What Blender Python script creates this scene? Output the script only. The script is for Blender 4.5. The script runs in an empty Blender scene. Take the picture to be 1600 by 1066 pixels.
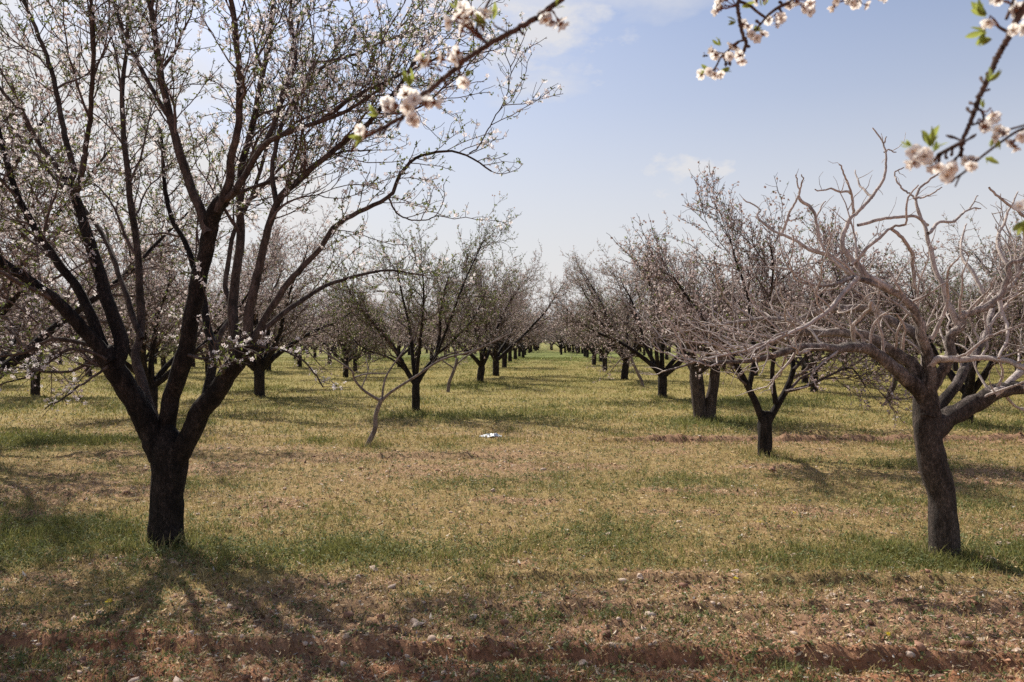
import bpy, bmesh, math, random
import numpy as np
from mathutils import Vector

# ------------------------------------------------------------------ camera, light, sky
C = bpy.context.scene
COL = C.collection
F = 1244.0            # focal length in photo pixels (28 mm on a 36 mm sensor, 1600 px wide)
HZ = 530.0            # photo row of the horizon
EYE = 1.6
SUN_ELEV, SUN_AZ = 46.0, -33.0    # azimuth measured from +Y (view direction), negative = left

cam_d = bpy.data.cameras.new("camera")
cam = bpy.data.objects.new("camera", cam_d)
COL.objects.link(cam)
cam.location = (0, 0, EYE)
cam.rotation_euler = (math.radians(90), 0, 0)
cam_d.lens = 28.0
cam_d.sensor_width = 36.0
cam_d.shift_y = -(533 - HZ) / 1600.0
cam_d.clip_start = 0.05
cam_d.clip_end = 5000
cam_d.dof.use_dof = True
cam_d.dof.focus_distance = 9.0
cam_d.dof.aperture_fstop = 5.0
C.camera = cam

C.view_settings.view_transform = 'Standard'
C.view_settings.look = 'None'
C.view_settings.exposure = 0.41
C.view_settings.gamma = 1.0
C.render.engine = 'CYCLES'
C.cycles.max_bounces = 6
C.cycles.diffuse_bounces = 3
C.cycles.transmission_bounces = 4
C.cycles.use_denoising = False

sun_dir = Vector((math.sin(math.radians(SUN_AZ)) * math.cos(math.radians(SUN_ELEV)),
                  math.cos(math.radians(SUN_AZ)) * math.cos(math.radians(SUN_ELEV)),
                  math.sin(math.radians(SUN_ELEV))))
sl = bpy.data.lights.new("sun", 'SUN')
sl.energy = 5.0
sl.angle = math.radians(0.6)
sl.color = (1.0, 0.94, 0.83)
so = bpy.data.objects.new("sun", sl)
COL.objects.link(so)
so.rotation_euler = sun_dir.to_track_quat('Z', 'Y').to_euler()

W = bpy.data.worlds.new("World")
C.world = W
W.use_nodes = True
nt = W.node_tree
for n in list(nt.nodes):
    nt.nodes.remove(n)


def N(tree, typ, **kw):
    n = tree.nodes.new(typ)
    for k, v in kw.items():
        setattr(n, k, v)
    return n


def L(tree, a, b):
    tree.links.new(a, b)


def ramp(tree, fac, stops):
    r = N(tree, 'ShaderNodeValToRGB')
    e = r.color_ramp.elements
    while len(e) < len(stops):
        e.new(0.5)
    for i, (p, c) in enumerate(stops):
        e[i].position = p
        e[i].color = (c, c, c, 1) if isinstance(c, (int, float)) else (*c, 1)
    L(tree, fac, r.inputs[0])
    return r.outputs[0]


sky = N(nt, 'ShaderNodeTexSky', sky_type='NISHITA')
sky.sun_disc = False
sky.sun_elevation = math.radians(SUN_ELEV)
sky.sun_rotation = math.radians(SUN_AZ)
sky.air_density = 1.0
sky.dust_density = 2.2
sky.ozone_density = 1.2
tc = N(nt, 'ShaderNodeTexCoord')
mp = N(nt, 'ShaderNodeMapping')
mp.inputs['Scale'].default_value = (1.0, 1.0, 2.3)
mp.inputs['Location'].default_value = (0.35, 0.1, 0.2)
L(nt, tc.outputs['Generated'], mp.inputs['Vector'])
cn = N(nt, 'ShaderNodeTexNoise')
cn.inputs['Scale'].default_value = 2.6
cn.inputs['Detail'].default_value = 8
cn.inputs['Roughness'].default_value = 0.55
L(nt, mp.outputs[0], cn.inputs['Vector'])
sep = N(nt, 'ShaderNodeSeparateXYZ')
L(nt, tc.outputs['Generated'], sep.inputs[0])
# more cloud to the left of the view, thinning to the right
ma = N(nt, 'ShaderNodeMath', operation='MULTIPLY_ADD')
L(nt, sep.outputs['X'], ma.inputs[0])
ma.inputs[1].default_value = -0.42
L(nt, cn.outputs['Fac'], ma.inputs[2])
cloud0 = ramp(nt, ma.outputs[0], [(0.44, 0.0), (0.66, 1.0)])
mpb = N(nt, 'ShaderNodeMapping')
mpb.inputs['Scale'].default_value = (1.0, 1.0, 2.0)
mpb.inputs['Location'].default_value = (1.7, 0.4, 0.9)
L(nt, tc.outputs['Generated'], mpb.inputs['Vector'])
cb = N(nt, 'ShaderNodeTexNoise')
cb.inputs['Scale'].default_value = 6.5
cb.inputs['Detail'].default_value = 9
cb.inputs['Roughness'].default_value = 0.58
L(nt, mpb.outputs[0], cb.inputs['Vector'])
puff = ramp(nt, cb.outputs['Fac'], [(0.60, 0.0), (0.72, 0.55)])
cb2 = N(nt, 'ShaderNodeTexNoise')
cb2.inputs['Scale'].default_value = 19.0
cb2.inputs['Detail'].default_value = 8
cb2.inputs['Roughness'].default_value = 0.6
L(nt, mpb.outputs[0], cb2.inputs['Vector'])
cm = N(nt, 'ShaderNodeMath', operation='MAXIMUM')
L(nt, cloud0, cm.inputs[0])
L(nt, puff, cm.inputs[1])
cloud = cm.outputs[0]
for (px, py, rad, amt) in ((1078, 275, 0.11, 0.9), (918, 318, 0.04, 0.6), (1345, 292, 0.07, 0.7), (850, 50, 0.13, 0.9), (720, 310, 0.09, 0.55), (1590, 175, 0.06, 0.5)):
    dv = Vector(((px - 800) / F, 1.0, (HZ - py) / F)).normalized()
    sc1 = N(nt, 'ShaderNodeVectorMath', operation='MULTIPLY')
    L(nt, tc.outputs['Generated'], sc1.inputs[0])
    sc1.inputs[1].default_value = (1, 1, 1.7)
    dd = N(nt, 'ShaderNodeVectorMath', operation='DISTANCE')
    L(nt, sc1.outputs[0], dd.inputs[0])
    dd.inputs[1].default_value = (dv.x, dv.y, dv.z * 1.7)
    q1 = N(nt, 'ShaderNodeMath', operation='MULTIPLY_ADD')
    L(nt, dd.outputs['Value'], q1.inputs[0])
    q1.inputs[1].default_value = -0.75 / rad
    q1.inputs[2].default_value = 0.25
    q2 = N(nt, 'ShaderNodeMath', operation='MULTIPLY_ADD')
    L(nt, cb2.outputs['Fac'], q2.inputs[0])
    q2.inputs[1].default_value = 1.6
    L(nt, q1.outputs[0], q2.inputs[2])
    q3 = ramp(nt, q2.outputs[0], [(0.36, 0.0), (1.0, amt)])
    q4 = N(nt, 'ShaderNodeMath', operation='MAXIMUM')
    L(nt, cloud, q4.inputs[0])
    L(nt, q3, q4.inputs[1])
    cloud = q4.outputs[0]
hz = ramp(nt, sep.outputs['Z'], [(0.0, 0.96), (0.08, 0.88), (0.17, 0.66), (0.28, 0.36), (0.45, 0.05)])
mxm = N(nt, 'ShaderNodeMath', operation='MAXIMUM')
cl2 = N(nt, 'ShaderNodeMath', operation='MULTIPLY')
L(nt, cloud, cl2.inputs[0])
zf = ramp(nt, sep.outputs['Z'], [(0.40, 0.95), (0.75, 0.15)])
L(nt, zf, cl2.inputs[1])
L(nt, cl2.outputs[0], mxm.inputs[0])
L(nt, hz, mxm.inputs[1])
mix = N(nt, 'ShaderNodeMix', data_type='RGBA')
L(nt, mxm.outputs[0], mix.inputs['Factor'])
tint = N(nt, 'ShaderNodeMix', data_type='RGBA', blend_type='MULTIPLY')
tint.inputs['Factor'].default_value = 1.0
L(nt, sky.outputs[0], tint.inputs[6])
tint.inputs[7].default_value = (0.72, 0.80, 0.95, 1)
L(nt, tint.outputs[2], mix.inputs[6])
mix.inputs[7].default_value = (6.5, 6.35, 6.3, 1)
bg = N(nt, 'ShaderNodeBackground')
bg.inputs['Strength'].default_value = 0.094
L(nt, mix.outputs[2], bg.inputs['Color'])
wo = N(nt, 'ShaderNodeOutputWorld')
L(nt, bg.outputs[0], wo.inputs['Surface'])

# ------------------------------------------------------------------ numeric helpers


def at(px, py, Y):
    """photo pixel + distance ahead of the camera -> point of the place"""
    return ((px - 800.0) / F * Y, Y, EYE - (py - HZ) / F * Y)


def ground_at(px, py):
    Y = F * EYE / (py - HZ)
    return ((px - 800.0) / F * Y, Y)


def _hash(ix, iy, seed):
    h = (ix.astype(np.int64) * 374761393 + iy.astype(np.int64) * 668265263 + seed * 1442695041) & 0x7fffffff
    h = ((h ^ (h >> 13)) * 1274126177) & 0x7fffffff
    h = h ^ (h >> 16)
    return (h & 0xffff) / 65535.0


def vnoise(x, y, seed=0):
    ix, iy = np.floor(x), np.floor(y)
    fx, fy = x - ix, y - iy
    fx = fx * fx * (3 - 2 * fx)
    fy = fy * fy * (3 - 2 * fy)
    a, b = _hash(ix, iy, seed), _hash(ix + 1, iy, seed)
    c, d = _hash(ix, iy + 1, seed), _hash(ix + 1, iy + 1, seed)
    return (a * (1 - fx) + b * fx) * (1 - fy) + (c * (1 - fx) + d * fx) * fy


def fbm(x, y, seed=0, octv=4):
    s, a, t = 0, 1.0, 0
    for o in range(octv):
        s = s + a * vnoise(x, y, seed + 17 * o)
        t += a
        a *= 0.5
        x, y = x * 2.03 + 3.1, y * 2.03 + 1.7
    return s / t


def sstep(a, b, v):
    t = np.clip((v - a) / (b - a), 0, 1)
    return t * t * (3 - 2 * t)


def rut(x, y, x0, y0, x1, y1, width, h, seed, xa=-99, xb=99, rough=0.6):
    """ridge-and-trench profile along the line (x0,y0)-(x1,y1): ridge on the far side, trench on the near side"""
    yl = y0 + (y1 - y0) * (x - x0) / (x1 - x0) + 0.10 * (fbm(x * 1.3, y * 0 + 0.5, seed, 3) - 0.5)
    d = (y - yl) / width
    amp = h * (1 - rough + rough * 2 * fbm(x * 2.7, y * 0.4, seed + 5, 3))
    amp = amp * sstep(xa, xa + 0.8, x) * (1 - sstep(xb - 0.8, xb, x))
    return amp * (np.exp(-((d - 0.75) ** 2) * 1.8) - 0.9 * np.exp(-((d + 0.55) ** 2) * 2.6))


def gh_base(x, y):
    h = 0.10 * (fbm(x * 0.13, y * 0.13, 3, 3) - 0.5) * sstep(8, 20, np.hypot(x, y))
    return h


def ground_h(x, y):
    x = np.asarray(x, float)
    y = np.asarray(y, float)
    h = gh_base(x, y)
    near = 1 - sstep(14, 30, y)
    h = h + rut(x, y, -1.33, 4.12, 2.5, 3.86, 0.085, 0.05, 31)
    h = h + rut(x, y, 0.3, 5.30, 3.2, 5.20, 0.10, 0.03, 41, -0.6, 9)
    h = h + rut(x, y, 0.3, 4.72, 3.2, 4.70, 0.10, 0.022, 47, -1.6, 9)
    h = h + rut(x, y, 1.3, 12.5, 6, 12.7, 0.13, 0.075, 51, 1.0, 12, 0.9)
    h = h + rut(x, y, 1.3, 13.4, 6, 13.5, 0.12, 0.04, 57, 4.0, 12, 0.9)
    h = h + rut(x, y, -6, 11.0, 6, 10.6, 0.2, 0.03, 61, -9, 1, 0.9)
    bare = bare_mask(x, y)
    cl = np.maximum(fbm(x * 8, y * 8, 71, 4) - 0.5, -0.1) * 0.10 + np.maximum(fbm(x * 27, y * 27, 73, 2) - 0.52, 0) * 0.05
    h = h + near * (0.45 + 0.55 * bare) * cl
    return h


GREEN_BLOBS = [  # x, y, rx, ry, amount
    (-1.5, 6.0, 1.2, 0.45, 0.8), (-4.0, 6.7, 0.9, 0.5, 0.95), (-2.6, 5.75, 0.9, 0.3, 0.3), (0.2, 6.3, 0.8, 0.4, 0.2),
    (3.4, 5.75, 1.2, 0.35, 0.8), (4.6, 5.9, 0.9, 0.5, 1.0), (2.4, 6.2, 0.9, 0.5, 0.25), (1.9, 5.0, 0.5, 0.2, 0.4),
    (-7.2, 12.6, 1.6, 1.0, 0.9), (-1.6, 16.6, 1.6, 0.7, 0.9), (4.2, 15.6, 1.3, 0.9, 1.0), (4.6, 10.3, 2.0, 0.5, 0.55),
    (-1.0, 27.0, 2.6, 1.5, 0.8), (6.3, 20.5, 1.8, 1.4, 0.7), (-10.0, 25.5, 3.0, 1.6, 0.8), (9.6, 15.0, 1.6, 0.8, 0.7),
    (7.0, 84.0, 9.0, 14.0, 1.0), (-3.0, 74.0, 8.0, 12.0, 0.8), (0.8, 4.55, 0.9, 0.12, 0.5), (-2.0, 4.5, 0.8, 0.3, 0.3),
]


TRUNKS = [(262, 850), (1474, 870), (1195, 712), (1098, 656), (650, 644), (575, 697), (1035, 621), (750, 598), (403, 606), (1510, 662)]
for _p in TRUNKS:
    _x, _y = (_p[0] - 800) / F * (F * EYE / (_p[1] - HZ)), F * EYE / (_p[1] - HZ)
    GREEN_BLOBS.append((_x, _y, 0.32, 0.28, 0.45))


def bare_mask(x, y):
    b = 0.85 * (1 - sstep(4.4, 5.5, y + 1.1 * (fbm(x * 0.8, y * 0.8, 81, 3) - 0.5)))
    b = np.maximum(b, sstep(0.52, 0.66, fbm(x * 0.9, y * 1.9, 83, 4)) * (1 - sstep(9, 17, y)) * 0.6)
    b = np.maximum(b, np.exp(-((y - 12.7) / 0.55) ** 2) * sstep(1.0, 2.5, x) * 0.9)
    b = np.maximum(b, np.exp(-((y - 10.8) / 0.5) ** 2 - ((x + 1.9) / 2.2) ** 2) * 0.55)
    b = np.maximum(b, np.exp(-((y - 9.3) / 0.5) ** 2 - ((x + 1.0) / 1.6) ** 2) * 0.4)
    return b


def green_mask(x, y):
    g = 0.20 + 0.12 * sstep(4.9, 5.8, y) * (1 - sstep(6.2, 8.2, y)) + 0.10 * sstep(11, 20, y) + 0.16 * sstep(35, 70, y)
    g = g + 0.06 + 1.25 * (fbm(x * 1.0, y * 0.8, 91, 4) - 0.5)
    g = g + 0.7 * (fbm(x * 2.6, y * 2.2, 95, 3) - 0.5)
    for (bx, by, rx, ry, a) in GREEN_BLOBS:
        g = g + a * np.exp(-((x - bx) / rx) ** 2 - ((y - by) / ry) ** 2)
    g = g - 0.25 * bare_mask(x, y)
    return np.clip(g, 0, 1)


# ------------------------------------------------------------------ mesh helpers


def mesh_from(name, V, quads=None, tris=None, mats=(), qm=None, tm=None, col=None, smooth=True):
    me = bpy.data.meshes.new(name)
    V = np.asarray(V, np.float32)
    q = np.zeros((0, 4), np.int32) if quads is None else np.asarray(quads, np.int32).reshape(-1, 4)
    t = np.zeros((0, 3), np.int32) if tris is None else np.asarray(tris, np.int32).reshape(-1, 3)
    me.vertices.add(len(V))
    me.vertices.foreach_set('co', V.ravel())
    loops = np.concatenate([q.ravel(), t.ravel()])
    me.loops.add(len(loops))
    me.loops.foreach_set('vertex_index', loops)
    me.polygons.add(len(q) + len(t))
    st = np.concatenate([np.arange(len(q)) * 4, len(q) * 4 + np.arange(len(t)) * 3]).astype(np.int32)
    me.polygons.foreach_set('loop_start', st)
    for m in mats:
        me.materials.append(m)
    if qm is not None or tm is not None:
        a = np.zeros(len(q), np.int32) if qm is None else qm
        b = np.zeros(len(t), np.int32) if tm is None else tm
        me.polygons.foreach_set('material_index', np.concatenate([a, b]).astype(np.int32))
    if col is not None:
        ca = me.color_attributes.new('Col', 'FLOAT_COLOR', 'POINT')
        c4 = np.ones((len(V), 4), np.float32)
        c4[:, :3] = col
        ca.data.foreach_set('color', c4.ravel())
    me.update(calc_edges=True)
    if smooth:
        me.polygons.foreach_set('use_smooth', np.ones(len(q) + len(t), bool))
    return me


def link(name, me, parent=None, loc=(0, 0, 0)):
    o = bpy.data.objects.new(name, me)
    COL.objects.link(o)
    o.location = loc
    if parent is not None:
        o.parent = parent
    return o


def tag(o, label=None, cat=None, group=None, kind=None):
    if label:
        o['label'] = label
    if cat:
        o['category'] = cat
    if group:
        o['group'] = group
    if kind:
        o['kind'] = kind
    return o


def thing(name, loc, label, cat, group=None, rz=0.0):
    o = bpy.data.objects.new(name, None)
    COL.objects.link(o)
    o.empty_display_size = 0.2
    o.location = loc
    o.rotation_euler = (0, 0, rz)
    return tag(o, label, cat, group)


def copy_tree(root, loc, rz, scale, label, group):
    r = root.copy()
    COL.objects.link(r)
    r.location = loc
    r.rotation_euler = (0, 0, rz)
    r.scale = (scale, scale, scale)
    tag(r, label, None, group)
    for ch in list(root.children):
        c = ch.copy()
        COL.objects.link(c)
        c.parent = r
        for g in list(ch.children):
            d = g.copy()
            COL.objects.link(d)
            d.parent = c
    return r


class Tubes:
    """collects tapered tubes and turns them into one mesh"""

    def __init__(self):
        self.g = {}

    def add(self, pts, rad, sides):
        self.g.setdefault((len(pts), sides), []).append((pts, rad))

    def arrays(self, bumpy=0.0, seed=1):
        Vs, Qs, off = [], [], 0
        for (n, s), lst in self.g.items():
            P = np.array([a for a, _ in lst], float)
            R = np.array([b for _, b in lst], float)
            M = len(lst)
            T = np.gradient(P, axis=1)
            T /= np.linalg.norm(T, axis=2, keepdims=True) + 1e-9
            mean = T.mean(axis=1)
            alt = np.where(np.abs(mean[:, 2:3]) > 0.8, np.array([[1.0, 0.2, 0]]), np.array([[0.1, 0.05, 1.0]]))
            ref = np.cross(mean, alt)
            ref = ref[:, None, :] - (ref[:, None, :] * T).sum(2, keepdims=True) * T
            ref /= np.linalg.norm(ref, axis=2, keepdims=True) + 1e-9
            bi = np.cross(T, ref)
            ang = np.arange(s) * 2 * math.pi / s
            ca, sa = np.cos(ang), np.sin(ang)
            rr = R[:, :, None] * np.ones(s)
            if bumpy and s >= 7:
                k = np.arange(M)[:, None, None] * 7.3 + seed
                ln = np.concatenate([np.zeros((M, 1)), np.cumsum(np.linalg.norm(np.diff(P, axis=1), axis=2), axis=1)], axis=1)
                u = np.cos(ang)[None, None, :] * 1.6 + k
                v = np.sin(ang)[None, None, :] * 1.6 + ln[:, :, None] * 5.0 + k
                rr = rr * (1 + bumpy * (fbm(u, v, 7, 3) - 0.5) * 2 + bumpy * 0.5 * (vnoise(u * 4, v * 2.5, 9) - 0.5))
            V = P[:, :, None, :] + rr[..., None] * (ca[:, None] * ref[:, :, None, :] + sa[:, None] * bi[:, :, None, :])
            base = off + (np.arange(M) * n * s)[:, None, None]
            i = (np.arange(n - 1) * s)[None, :, None]
            j = np.arange(s)[None, None, :]
            j2 = (j + 1) % s
            q = np.stack([base + i + j, base + i + j2, base + i + s + j2, base + i + s + j], axis=-1)
            Vs.append(V.reshape(-1, 3))
            Qs.append(q.reshape(-1, 4))
            off += M * n * s
        if not Vs:
            return np.zeros((0, 3)), np.zeros((0, 4), int)
        return np.concatenate(Vs), np.concatenate(Qs)


def rand_rot(rng, n, up=None, spread=1.0):
    """n random frames; with up given the local z leans to it"""
    z = rng.normal(size=(n, 3)) * spread
    if up is not None:
        z = z + np.asarray(up)
    z /= np.linalg.norm(z, axis=1, keepdims=True) + 1e-9
    a = rng.normal(size=(n, 3))
    x = np.cross(a, z)
    x /= np.linalg.norm(x, axis=1, keepdims=True) + 1e-9
    y = np.cross(z, x)
    return np.stack([x, y, z], axis=2)


def stamp(tv, tq, pos, rot, sc):
    """copies of a template (verts, quads) at pos with rot (n,3,3) and scale"""
    n, k = len(pos), len(tv)
    V = np.einsum('nij,kj->nki', rot, tv) * np.asarray(sc).reshape(n, 1, 1) + np.asarray(pos)[:, None, :]
    Q = tq[None] + (np.arange(n) * k)[:, None, None]
    return V.reshape(-1, 3), Q.reshape(-1, 4)


# ------------------------------------------------------------------ materials


def mat(name):
    m = bpy.data.materials.new(name)
    m.use_nodes = True
    t = m.node_tree
    for n in list(t.nodes):
        t.nodes.remove(n)
    out = N(t, 'ShaderNodeOutputMaterial')
    return m, t, out


def bark_mat(name, dark, light, scale=14.0, lo=0.38, hi=0.68, bump=0.7, lichen=None, foot=None, crk=0.7):
    m, t, out = mat(name)
    tc = N(t, 'ShaderNodeTexCoord')
    mp = N(t, 'ShaderNodeMapping')
    mp.inputs['Scale'].default_value = (1, 1, 0.38)
    L(t, tc.outputs['Object'], mp.inputs[0])
    n1 = N(t, 'ShaderNodeTexNoise')
    n1.inputs['Scale'].default_value = scale
    n1.inputs['Detail'].default_value = 8
    n1.inputs['Roughness'].default_value = 0.68
    L(t, mp.outputs[0], n1.inputs['Vector'])
    mp2 = N(t, 'ShaderNodeMapping')
    mp2.inputs['Scale'].default_value = (1, 1, 0.42)
    dis = N(t, 'ShaderNodeMix', data_type='VECTOR')
    dis.inputs['Factor'].default_value = 0.06
    L(t, tc.outputs['Object'], dis.inputs[4])
    L(t, n1.outputs['Color'], dis.inputs[5])
    L(t, dis.outputs[1], mp2.inputs[0])
    n2 = N(t, 'ShaderNodeTexNoise')
    n2.inputs['Scale'].default_value = scale * 6.5
    n2.inputs['Detail'].default_value = 8
    n2.inputs['Roughness'].default_value = 0.7
    L(t, mp2.outputs[0], n2.inputs['Vector'])
    crack = ramp(t, n2.outputs['Fac'], [(0.36, 0.3), (0.55, 1.0)])
    c = ramp(t, n1.outputs['Fac'], [(lo, dark), (hi, light)])
    mx = N(t, 'ShaderNodeMix', data_type='RGBA', blend_type='MULTIPLY')
    mx.inputs['Factor'].default_value = crk
    L(t, c, mx.inputs[6])
    L(t, crack, mx.inputs[7])
    col = mx.outputs[2]
    if lichen:
        n3 = N(t, 'ShaderNodeTexNoise')
        n3.inputs['Scale'].default_value = 6.0
        n3.inputs['Detail'].default_value = 6
        L(t, tc.outputs['Object'], n3.inputs['Vector'])
        f = ramp(t, n3.outputs['Fac'], [(0.56, 0.0), (0.66, 0.75)])
        m3 = N(t, 'ShaderNodeMix', data_type='RGBA')
        L(t, f, m3.inputs['Factor'])
        L(t, col, m3.inputs[6])
        m3.inputs[7].default_value = (*lichen, 1)
        col = m3.outputs[2]
    if foot:      # older, darker, rougher bark towards the foot of the trunk
        sp = N(t, 'ShaderNodeSeparateXYZ')
        L(t, tc.outputs['Object'], sp.inputs[0])
        zz = N(t, 'ShaderNodeMath', operation='MULTIPLY_ADD')
        L(t, n1.outputs['Fac'], zz.inputs[0])
        zz.inputs[1].default_value = 1.1
        L(t, sp.outputs['Z'], zz.inputs[2])
        zz2 = N(t, 'ShaderNodeMapRange')
        L(t, zz.outputs[0], zz2.inputs[0])
        zz2.inputs[1].default_value = 1.72
        zz2.inputs[2].default_value = 2.4
        zz2.inputs[3].default_value = 0.9
        zz2.inputs[4].default_value = 0.0
        m4 = N(t, 'ShaderNodeMix', data_type='RGBA')
        L(t, zz2.outputs[0], m4.inputs['Factor'])
        L(t, col, m4.inputs[6])
        m5 = N(t, 'ShaderNodeMix', data_type='RGBA', blend_type='MULTIPLY')
        m5.inputs['Factor'].default_value = 0.85
        L(t, ramp(t, n1.outputs['Fac'], [(0.35, foot[0]), (0.65, foot[1])]), m5.inputs[6])
        L(t, crack, m5.inputs[7])
        L(t, m5.outputs[2], m4.inputs[7])
        col = m4.outputs[2]
    b = N(t, 'ShaderNodeBsdfPrincipled')
    b.inputs['Roughness'].default_value = 0.85
    b.inputs['Specular IOR Level'].default_value = 0.25
    L(t, col, b.inputs['Base Color'])
    ad = N(t, 'ShaderNodeMath', operation='MULTIPLY_ADD')
    L(t, crack, ad.inputs[0])
    ad.inputs[1].default_value = 0.6
    L(t, n1.outputs['Fac'], ad.inputs[2])
    bp = N(t, 'ShaderNodeBump')
    bp.inputs['Strength'].default_value = bump
    bp.inputs['Distance'].default_value = 0.035
    L(t, ad.outputs[0], bp.inputs['Height'])
    L(t, bp.outputs[0], b.inputs['Normal'])
    L(t, b.outputs[0], out.inputs['Surface'])
    return m


def thin_mat(name, stops, trans=0.45, scale=40.0, attr=False, rough=0.7, transcol=None):
    """thin living surface (petal, leaf, blade): diffuse plus light passing through"""
    m, t, out = mat(name)
    if attr:
        a = N(t, 'ShaderNodeAttribute', attribute_name='Col')
        col = a.outputs['Color']
    else:
        g = N(t, 'ShaderNodeNewGeometry')
        col = ramp(t, g.outputs['Random Per Island'], stops)
    d = N(t, 'ShaderNodeBsdfPrincipled')
    d.inputs['Roughness'].default_value = rough
    d.inputs['Specular IOR Level'].default_value = 0.2
    L(t, col, d.inputs['Base Color'])
    tr = N(t, 'ShaderNodeBsdfTranslucent')
    L(t, col, tr.inputs['Color'])
    mx = N(t, 'ShaderNodeMixShader')
    mx.inputs[0].default_value = trans
    L(t, d.outputs[0], mx.inputs[1])
    L(t, tr.outputs[0], mx.inputs[2])
    L(t, mx.outputs[0], out.inputs['Surface'])
    return m


M_DARK = bark_mat('bark_dark', (0.014, 0.010, 0.009), (0.085, 0.062, 0.052), 12, 0.40, 0.72, bump=1.0)
M_LIMB = bark_mat('bark_limb', (0.035, 0.026, 0.022), (0.17, 0.125, 0.108), 16, bump=0.6)
M_PALE = bark_mat('bark_pale', (0.17, 0.132, 0.117), (0.62, 0.53, 0.48), 12, 0.28, 0.54, bump=0.5, lichen=(0.48, 0.41, 0.37), crk=0.45)
M_GNARL = bark_mat('bark_gnarled', (0.11, 0.083, 0.07), (0.58, 0.49, 0.445), 12, 0.32, 0.58, bump=0.85, lichen=(0.54, 0.46, 0.42), crk=0.55, foot=((0.024, 0.017, 0.013), (0.095, 0.066, 0.051)))
M_OLD = bark_mat('bark_old', (0.055, 0.040, 0.033), (0.20, 0.148, 0.12), 11, bump=1.0)
M_SAPLING = bark_mat('bark_sapling', (0.085, 0.064, 0.056), (0.34, 0.275, 0.25), 14, 0.32, 0.62, bump=0.5)
M_TWIG = bark_mat('twig_bark', (0.075, 0.052, 0.047), (0.20, 0.15, 0.135), 22, bump=0.2)
M_ROWTWIG = bark_mat('row_twig_bark', (0.075, 0.052, 0.045), (0.25, 0.185, 0.165), 9, bump=0.1)
M_BRANCH = bark_mat('branch_bark', (0.075, 0.045, 0.036), (0.22, 0.14, 0.11), 60, bump=0.5)
M_BLOOM = thin_mat('petal', [(0.0, (0.74, 0.62, 0.61)), (0.5, (0.88, 0.82, 0.81)), (1.0, (0.93, 0.90, 0.89))], 0.5)
M_FADED = thin_mat('faded_petal', [(0.0, (0.34, 0.235, 0.21)), (0.5, (0.58, 0.47, 0.445)), (1.0, (0.80, 0.73, 0.71))], 0.45)
M_LEAF = thin_mat('young_leaf', [(0.0, (0.09, 0.12, 0.03)), (0.6, (0.16, 0.20, 0.05)), (1.0, (0.26, 0.27, 0.08))], 0.5)
M_FRESH = thin_mat('fresh_leaf', [(0.0, (0.24, 0.30, 0.06)), (1.0, (0.44, 0.48, 0.13))], 0.5)
M_CALYX = thin_mat('calyx', [(0.0, (0.16, 0.06, 0.035)), (1.0, (0.28, 0.12, 0.06))], 0.2)
M_STAMEN = thin_mat('stamen', [(0.0, (0.55, 0.26, 0.12)), (1.0, (0.80, 0.58, 0.25))], 0.2)
M_NEARPETAL = thin_mat('near_petal', [(0.0, (0.92, 0.85, 0.78)), (0.6, (0.95, 0.92, 0.87)), (1.0, (0.96, 0.94, 0.92))], 0.55)
M_BLADE = thin_mat('grass_blade', None, 0.35, attr=True)
M_LITTER = thin_mat('dry_leaf', None, 0.15, attr=True, rough=0.85)

# ------------------------------------------------------------------ ground


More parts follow.
